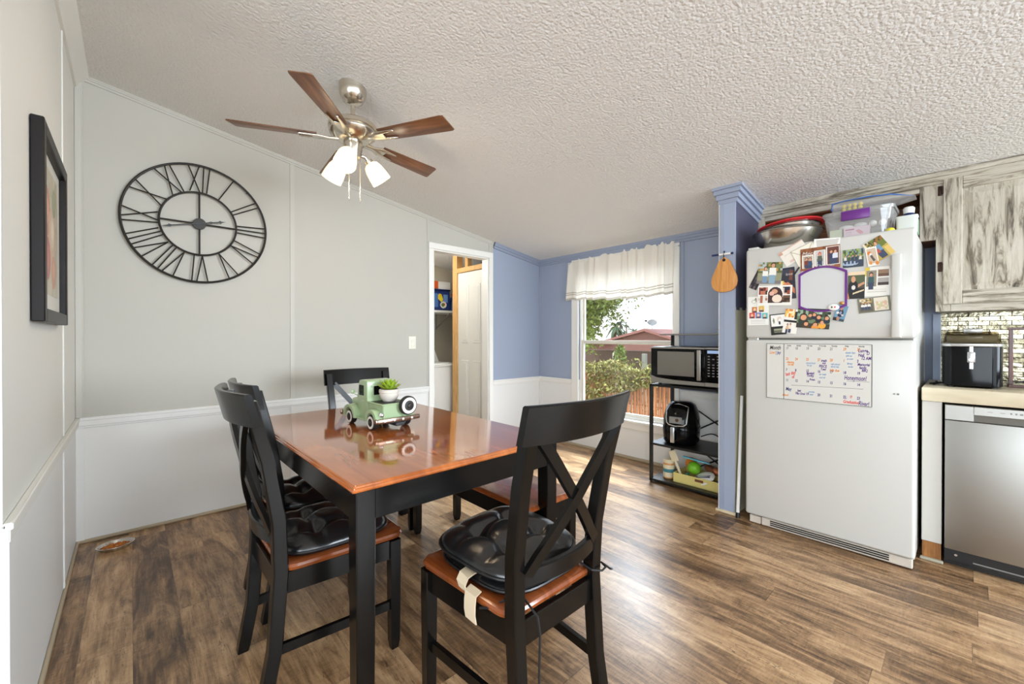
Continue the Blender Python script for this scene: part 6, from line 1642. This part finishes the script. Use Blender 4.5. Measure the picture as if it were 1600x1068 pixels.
struct(b.done('trim_11', M['washh']))
# counter
co = thing('countertop', 'cream laminate countertop over the dishwasher', 'countertop', (3.45, -0.5, 0.857)); off = Vector(co.location)
b = B(); b.box(3.145, XK - 0.002, YE, 0.169, 0.857, 0.930, 0.006, 2); rp(b, 'slab', M['counter'], co, off)
bf = thing('base_cabinet_filler', 'narrow grey painted base panel between refrigerator and dishwasher', 'cabinet panel', (3.2, 0.127, 0)); off = Vector(bf.location)
b = B(); b.box(3.168, 3.74, 0.092, 0.168, 0.10, 0.856, 0.002, 1); rp(b, 'panel', M['filler'], bf, off)
b = B(); b.box(3.176, 3.74, 0.094, 0.166, 0.0, 0.10); rp(b, 'toe_base', M['pine'] if False else wood('stained_toe', L(110, 66, 28), L(176, 118, 60), (9, 9, 1), 0.6), bf, off)
b = B(); b.box(3.15, 3.176, 0.085, 0.175, 0, 0.014, 0.004, 1); struct(b.done('trim_12', mat('grey_shoe', L(166, 160, 140), 0.6)))
b = B(); b.box(XK - 0.022, XK, 0.115, 0.152, 0.93, 1.345, 0.002, 1); struct(b.done('trim_13', M['bluetrim']))
b = B(); b.box(XK - 0.008, XK, YE, 0.115, 0.93, 1.35); struct(b.done('trim_14', M['backsplash'], ang=0))
dw = thing('dishwasher', 'stainless steel dishwasher under the counter', 'dishwasher', (3.42, -0.22, 0)); off = Vector(dw.location)
dy0, dy1 = -0.525, 0.083
b = B(); b.box(3.185, 3.74, dy0, dy1, 0.02, 0.846); rp(b, 'tub', M['sblack'], dw, off)
b = B(); b.box(3.150, 3.19, dy0 + 0.002, dy1 - 0.002, 0.094, 0.766, 0.003, 2); rp(b, 'door', M['steel'], dw, off)
b = B(); b.box(3.150, 3.19, -0.020, dy1 - 0.002, 0.769, 0.846, 0.002, 1); b.box(3.150, 3.19, dy0 + 0.002, -0.42, 0.769, 0.846, 0.002, 1); b.box(3.150, 3.19, -0.42, -0.020, 0.803, 0.846, 0.002, 1); cp = rp(b, 'control_strip', M['steel'], dw, off)
for k, (y, w) in enumerate(((-0.075, 0.018), (-0.115, 0.016), (-0.142, 0.006), (-0.158, 0.006), (-0.174, 0.01))):
    b = B(); b.box(3.1492, 3.151, y - w / 2, y + w / 2, 0.826 - (0.004 if k > 1 else 0.0012), 0.826 + (0.004 if k > 1 else 0.0012)); b.done('printed_mark', M['inkgrey'], cp)
b = B(); b.box(3.168, 3.19, -0.42, -0.020, 0.768, 0.803); rp(b, 'handle_recess', mat('recess_grey', L(96, 92, 84), 0.4, metal=0.6), dw, off)
b = B(); b.box(3.19, 3.20, dy0, dy1, 0.004, 0.092); b.box(3.165, 3.175, dy0, dy1 - 0.0, 0.03, 0.092, 0.002, 1); kp = rp(b, 'kick_plate', M['sblack'], dw, off)
b = B(); b.box(3.1625, 3.1655, dy0 + 0.01, -0.02, 0.044, 0.050); b.done('vent_slot', M['grey'], kp)
b = B(); b.cyl((3.160, 0.040, 0.066), (3.166, 0.040, 0.066), 0.006, n=12); b.done('screw', M['chrome'], kp)
# ice maker
im = thing('ice_maker', 'glossy black countertop ice maker with silver-rimmed smoked lid', 'ice maker', (3.42, -0.012, 0.930)); off = Vector(im.location)
ix0, ix1, iy0, iy1 = 3.262, 3.60, -0.122, 0.098
def irr(hx, hy, r, z, cxx=3.431, cyy=-0.012): return [(cxx + x, cyy + y, z) for x, y in rrect(hx, hy, r, 6)]
b = B(); b.loft([irr(0.160, 0.102, 0.04, 0.938), irr(0.168, 0.109, 0.045, 0.944), irr(0.169, 0.110, 0.045, 1.145), irr(0.168, 0.109, 0.045, 1.152)]); rp(b, 'body', M['gblack'], im, off)
b = B(); b.loft([irr(0.171, 0.1125, 0.046, 1.150), irr(0.172, 0.1135, 0.046, 1.154), irr(0.172, 0.1135, 0.046, 1.162), irr(0.166, 0.108, 0.044, 1.165)]); rp(b, 'rim', M['silver'], im, off)
b = B(); vs0 = irr(0.162, 0.105, 0.042, 0.0)
def lidz(x, k): return 1.164 + 0.062 * min(1, max(0, (x - 3.265) / 0.26)) ** 0.8 * k
b.loft([[(x, y, 1.163) for x, y, z in vs0], [(3.431 + (x - 3.431) * 0.985, -0.012 + (y + 0.012) * 0.98, lidz(x, 0.9)) for x, y, z in vs0], [(3.431 + (x - 3.431) * 0.93, -0.012 + (y + 0.012) * 0.92, lidz(x, 1.0) + 0.004) for x, y, z in vs0]]); lid = rp(b, 'lid', M['smoke'], im, off)
b = B(); b.box(3.50, 3.585, -0.112, 0.088, 1.166, 1.21, 0.01, 2); rp(b, 'lid_back', mat('ivory_grey', L(170, 164, 148), 0.3), im, off)
b = B(); b.box(3.46, 3.56, -0.055, 0.02, 1.222, 1.248, 0.008, 2); b.done('lid_grip', M['silver'], lid)
b = B(); b.box(ix0 - 0.010, ix0 + 0.004, -0.026, 0.004, 1.065, 1.122, 0.005, 2); b.cyl((ix0 - 0.012, -0.011, 1.08), (ix0 - 0.009, -0.011, 1.08), 0.010, n=18); b.box(ix0 - 0.003, ix0 + 0.002, -0.018, -0.004, 1.03, 1.15, 0.002, 1); rp(b, 'latch_badge', M['silver'], im, off)
for y in (-0.09, 0.066):
    for x in (3.31, 3.55):
        b = B(); b.cyl((x, y, 0.9302), (x, y, 0.942), 0.012, n=12); rp(b, 'foot', M['sblack'], im, off)
b = B(); b.tube([(3.52, 0.06, 0.935), (3.45, 0.115, 0.936), (3.36, 0.145, 0.936), (3.30, 0.13, 0.936), (3.36, 0.112, 0.942), (3.46, 0.125, 0.942)], 0.0045, 8); o = b.done('power_cord', M['cord']); tag(o, 'black power cord coiled on the counter beside the ice maker', 'power cord')
# wooden frame stand at the right edge
ws_ = thing('wooden_stand', 'dark red wooden frame stand right of the ice maker', 'stand', (3.52, -0.28, 0.930)); off = Vector(ws_.location)
for y in (-0.155, -0.42):
    b = B(); b.box(3.49, 3.505, y - 0.008, y + 0.008, 0.945, 1.24, 0.002, 1); rp(b, 'upright', M['redwood'], ws_, off)
b = B(); b.box(3.488, 3.51, -0.43, -0.145, 1.238, 1.25, 0.002, 1); rp(b, 'top_bar', M['redwood'], ws_, off)
b = B(); b.box(3.46, 3.60, -0.43, -0.145, 0.9302, 0.946, 0.002, 1); rp(b, 'base', M['redwood'], ws_, off)
b = B(); b.tube([(3.45, -0.17, 0.957), (3.49, -0.19, 0.962), (3.52, -0.25, 0.98), (3.50, -0.35, 1.0)], 0.004, 8); o = b.done('power_cord', M['cord']); tag(o, 'black power cord draped over the base of the wooden stand', 'power cord')

# ------------------------------------------------------------------ outside the window
GZ = -0.82
b = B(); b.box(3.75, 160, -60, 160, GZ - 0.1, GZ); struct(b.done('ground', M['gravel'], ang=0))
def leaf_cloud(bb, pts, size, nbias=None):
    n = len(pts); vs = []; fs = []
    for k, p in enumerate(pts):
        d = Vector(RNG.normal(size=3)); d.normalize(); e = d.orthogonal().normalized()
        e.rotate(Matrix.Rotation(RNG.uniform(0, 2 * PI), 3, d)); f = d.cross(e)
        s = size * RNG.uniform(0.6, 1.4); p = Vector(p)
        i = len(vs)
        vs += [tuple(p - e * s * 0.9), tuple(p + f * s * 0.36), tuple(p + e * s * 0.9), tuple(p - f * s * 0.36)]
        fs.append((i, i + 1, i + 2, i + 3))
    me = bpy.data.meshes.new('t'); me.from_pydata(vs, [], fs); bb.bm.from_mesh(me); bpy.data.meshes.remove(me)
    return bb
# bamboo fence
bf = thing('bamboo_fence', 'bamboo reed fence outside the window', 'fence', (6.6, 4.0, GZ)); off = Vector(bf.location)
b = B(); y = 1.5
while y < 7.5:
    r = random.uniform(0.010, 0.016); b.cyl((6.6 + random.uniform(-0.01, 0.01), y, GZ), (6.6 + random.uniform(-0.02, 0.02), y + random.uniform(-0.01, 0.01), 0.52 + random.uniform(-0.06, 0.05)), r, r * 0.85, 6); y += r * 2.25
rp(b, 'reed_panel', M['reed'], bf, off)
for z in (-0.5, 0.0, 0.4):
    b = B(); b.cyl((6.625, 1.5, z), (6.625, 7.5, z), 0.012, n=6); rp(b, 'rail', M['bark'], bf, off)
# hedge behind and over the fence
hd = thing('hedge', 'trimmed green hedge spilling over the bamboo fence', 'hedge', (7.0, 4.3, GZ)); off = Vector(hd.location)
def hedge_pts(n, y0, y1, f):
    out = []
    for _ in range(n):
        y = RNG.uniform(y0, y1); x = RNG.uniform(6.42, 7.4)
        top = 0.70 + 0.05 * math.sin(3.1 * y) + 0.04 * math.sin(7.3 * y + 1)
        front = 0.28 + 0.13 * math.sin(2.3 * y + 0.5) - (0.42 if y > 4.55 else 0.0) * min(1, (y - 4.55) / 0.3)
        z = RNG.uniform(front if x < 6.62 else -0.6, top)
        if x < 6.52: z = max(z, front + 0.1 * RNG.uniform(0, 1))
        if f == 'shell' and x > 6.8 and z < top - 0.15: x = RNG.uniform(6.42, 6.62); z = RNG.uniform(front, top)
        out.append((x + 0.03 * math.sin(9 * y), y, z))
    return out
b = B(); leaf_cloud(b, hedge_pts(11000, 1.8, 7.2, 'shell'), 0.040); rp(b, 'foliage', M['hedge'], hd, off)
b = B(); leaf_cloud(b, hedge_pts(2600, 1.8, 7.2, 'shell'), 0.036); rp(b, 'dry_foliage', M['hedgewood'], hd, off)
b = B()
for k in range(20):
    yy_ = 1.9 + k * 0.27; b.tube([(7.0, yy_, GZ), (6.9, yy_ + 0.05, 0.0), (6.75, yy_ + 0.1, 0.5)], [0.025, 0.018, 0.006], 6)
rp(b, 'stem', M['bark'], hd, off)
# shrub behind the hedge
def bush(name, label, c, rx, ry, rz, n, s, m, trunk=None, cat='shrub'):
    t = thing(name, label, cat, (c[0], c[1], GZ))
    pts = []
    while len(pts) < n:
        v = RNG.normal(size=3); v /= np.linalg.norm(v); r = RNG.uniform(0.35, 1.0) ** 0.6
        pts.append((v[0] * rx * r, v[1] * ry * r, c[2] - GZ + v[2] * rz * r))
    b = B(); leaf_cloud(b, pts, s); b.done('foliage', m, t)
    b = B(); b.tube([(0, 0, 0), (0.02, 0.02, (c[2] - GZ) * 0.6), (0, 0, c[2] - GZ)], [0.03, 0.025, 0.01], 6); b.done('stem', M['bark'], t)
    return t
bush('tall_shrub', 'light green upright shrub rising above the hedge', (8.6, 5.6, 0.70), 0.16, 0.16, 0.36, 420, 0.05, M['treeleaf'])
# block wall, posts
bw = thing('block_wall', 'low brown block wall behind the hedge', 'wall', (13.0, 9, GZ)); 
b = B(); b.box(-0.1, 0.1, -9, 11, 0, 1.50); b.box(-0.12, 0.12, -9, 11, 1.50, 1.54, 0.01, 1); b.done('blocks', M['blockwall'], bw)
for k, (u, x_, top, w, m_, lab) in enumerate(((961.5, 9.0, 0.80, 0.055, 'concrete', 'pale concrete post with a round hole behind the hedge'), (1007, 9.0, 0.80, 0.05, 'blockwall', 'dull brown-grey post behind the hedge, further right'))):
    q = at(u, 560, x=x_)
    t = thing('fence_post', lab, 'post', (q.x, q.y, GZ))
    b = B(); b.box(-w, w, -w, w, 0, top - GZ, 0.01, 1); b.done('post', M[m_] if k == 0 else mat('weathered_post', L(150, 150, 136), 0.9), t)
    if k == 0:
        b = B(); b.cyl((-w - 0.002, 0.0, top - GZ - 0.1), (-w + 0.01, 0, top - GZ - 0.1), 0.03, n=14); b.done('hole', M['dark'], t)
# neighbour's house
hs = thing('neighbour_house', 'reddish brick house with a low gabled roof beyond the hedge', 'house', (40, 26, GZ))
pk = at(1010, 517.5, x=40); lf = at(960, 532, x=40); rg = at(1075, 538, x=40)
def hl(q): return (q.y - 26, q.z - GZ)
b = B(); b.prism([hl(lf), (hl(lf)[0], 0), (hl(rg)[0], 0), hl(rg), hl(pk)], 0, 12, 'x'); b.box(0.05, 10, hl(lf)[0] - 0.0, hl(lf)[0] + 16, 0, hl(lf)[1] - 0.25); b.done('wall', M['housewall'], hs, ang=0)
b = B()
(ya, za), (yp, zp), (yc, zc2) = hl(lf), hl(pk), hl(rg)
b.prism([(ya + 1.5, za - 0.25), (yp, zp + 0.02), (yc, zc2 + 0.02), (yc, zc2 + 0.3), (yp, zp + 0.3), (ya + 1.5, za - 0.05)], -0.5, 12, 'x'); b.box(-0.5, 12, ya + 0.5, ya + 17, za - 0.4, za - 0.1); b.done('roof', M['roof'], hs, ang=0)
b = B(); q = at(1012, 512, x=39.0)
sd = thing('satellite_dish', 'grey satellite dish on the roof of the neighbouring house', 'satellite dish', (39.9, q.y, pk.z + 0.28))
rot = Matrix.Translation((0, 0, 0.55)) @ Matrix.Rotation(math.radians(-38), 4, 'Y') @ Matrix.Rotation(math.radians(20), 4, 'X')
b.lathe([(0.001, 0.0), (0.25, 0.03), (0.48, 0.12), (0.48, 0.14), (0.25, 0.05), (0.001, 0.02)], 28, mat=rot); b.done('reflector', M['grey'], sd)
b = B(); b.cyl((0, 0, 0), (0, 0, 0.55), 0.04, n=8); b.done('mast', M['grey'], sd)
b = B(); b.tube([(-0.1, 0, 0.45), (-0.3, 0.35, 0.62), (-0.35, 0.5, 0.78)], 0.03, 6); b.ell((-0.35, 0.52, 0.82), 0.1, 0.14, 0.1); b.done('feed_arm', M['sblack'], sd)
# palms
def palm(u, vtop, vbase, x, label, crown, nf=16, th=0.16):
    q = at(u, vtop, x=x); t = thing('palm_tree', label, 'palm tree', (q.x, q.y, GZ), 0, 'palms on the horizon')
    H = q.z - GZ
    b = B(); b.tube([(0, 0, 0), (0.05, 0.1, H * 0.5), (0, 0, H)], [th * 1.4, th, th * 0.9], 8); b.done('trunk', M['bark'], t)
    b = B()
    for k in range(nf):
        a = 2 * PI * k / nf + 0.3 * RNG.uniform(-1, 1); el = RNG.uniform(-0.7, 1.1); ln_ = crown * RNG.uniform(0.8, 1.1)
        rings = []
        for f, w in ((0.0, 0.04), (0.3, 0.16), (0.6, 0.20), (0.85, 0.12), (1.0, 0.01)):
            r = ln_ * f; z = ln_ * (f * math.sin(el) - 0.5 * f * f)
            c = Vector((r * math.cos(a) * math.cos(el), r * math.sin(a) * math.cos(el), z + H)); sdv = Vector((-math.sin(a), math.cos(a), 0))
            rings.append([tuple(c + sdv * w * crown * 0.6), tuple(c + Vector((0, 0, 0.05))), tuple(c - sdv * w * crown * 0.6), tuple(c - Vector((0, 0, 0.03)))])
        b.loft(rings)
    b.done('fronds', M['palmleaf'], t, ang=0)
palm(961.5, 510, 533, 60, 'stout palm nearest the leafy tree, leftmost of the horizon palms', 2.2, 26, 0.3)
palm(969.5, 505, 533, 66, 'tall thin palm just right of the stout leftmost palm', 1.5, 18, 0.2)
palm(979, 507, 533, 90, 'very slim distant palm, tallest in the middle of the sky', 1.3, 14, 0.16)
palm(975.5, 518, 533, 95, 'tiny distant palm between the two slim palms', 1.3, 14, 0.16)
palm(992, 519, 533, 57, 'bushy fan palm just left of the house gable', 1.7, 30, 0.2)
palm(958, 529, 534, 95, 'lowest tiny palm near the horizon at the house eave', 1.5, 14, 0.2)
# leafy tree at the left of the view
tr = thing('leafy_tree', 'drooping light green tree at the left of the window view', 'tree', (11.0, 8.2, GZ))
b = B(); pts = []
cl_ = []
for k in range(95):
    u = RNG.uniform(892, 945); v = RNG.uniform(400, 505)
    if u > 930 and v > 470: v = RNG.uniform(440, 480)
    if u < 925 and RNG.random() < 0.35: v = RNG.uniform(490, 535)
    cl_.append(at(u, v, x=RNG.uniform(10.0, 12.0)))
for k in range(14): cl_.append(at(RNG.uniform(940, 968), RNG.uniform(425, 500), x=RNG.uniform(10.5, 11.5)))
for k in range(6): cl_.append(at(RNG.uniform(968, 998), RNG.uniform(440, 470), x=11))
for i, c in enumerate(cl_):
    n = 190 if i < 95 else (36 if i < 109 else 16)
    for _ in range(n):
        d = RNG.normal(size=3) * np.array([0.26, 0.22, 0.2]) * (1.0 if i < 95 else 0.75)
        pts.append((c.x - 11 + d[0], c.y - 8.2 + d[1], c.z - GZ + d[2]))
leaf_cloud(b, pts, 0.075); b.done('foliage', M['treeleaf'], tr)
b = B(); q0 = Vector((0.3, 0.9, 0))
b.tube([q0, q0 + Vector((0, 0, 1.6)), q0 + Vector((-0.1, -0.2, 3.0)), q0 + Vector((-0.2, -0.6, 4.2))], [0.14, 0.11, 0.08, 0.03], 8)
for k in range(0, 60, 3):
    c = cl_[k]; e = Vector((c.x - 11, c.y - 8.2, c.z - GZ)); s0 = q0 + Vector((-0.05, -0.1, 2.6)); b.tube([s0, (s0 + e) / 2 + Vector((0, 0, 0.15)), e], [0.03, 0.02, 0.006], 5)
b.done('branches', M['bark'], tr)
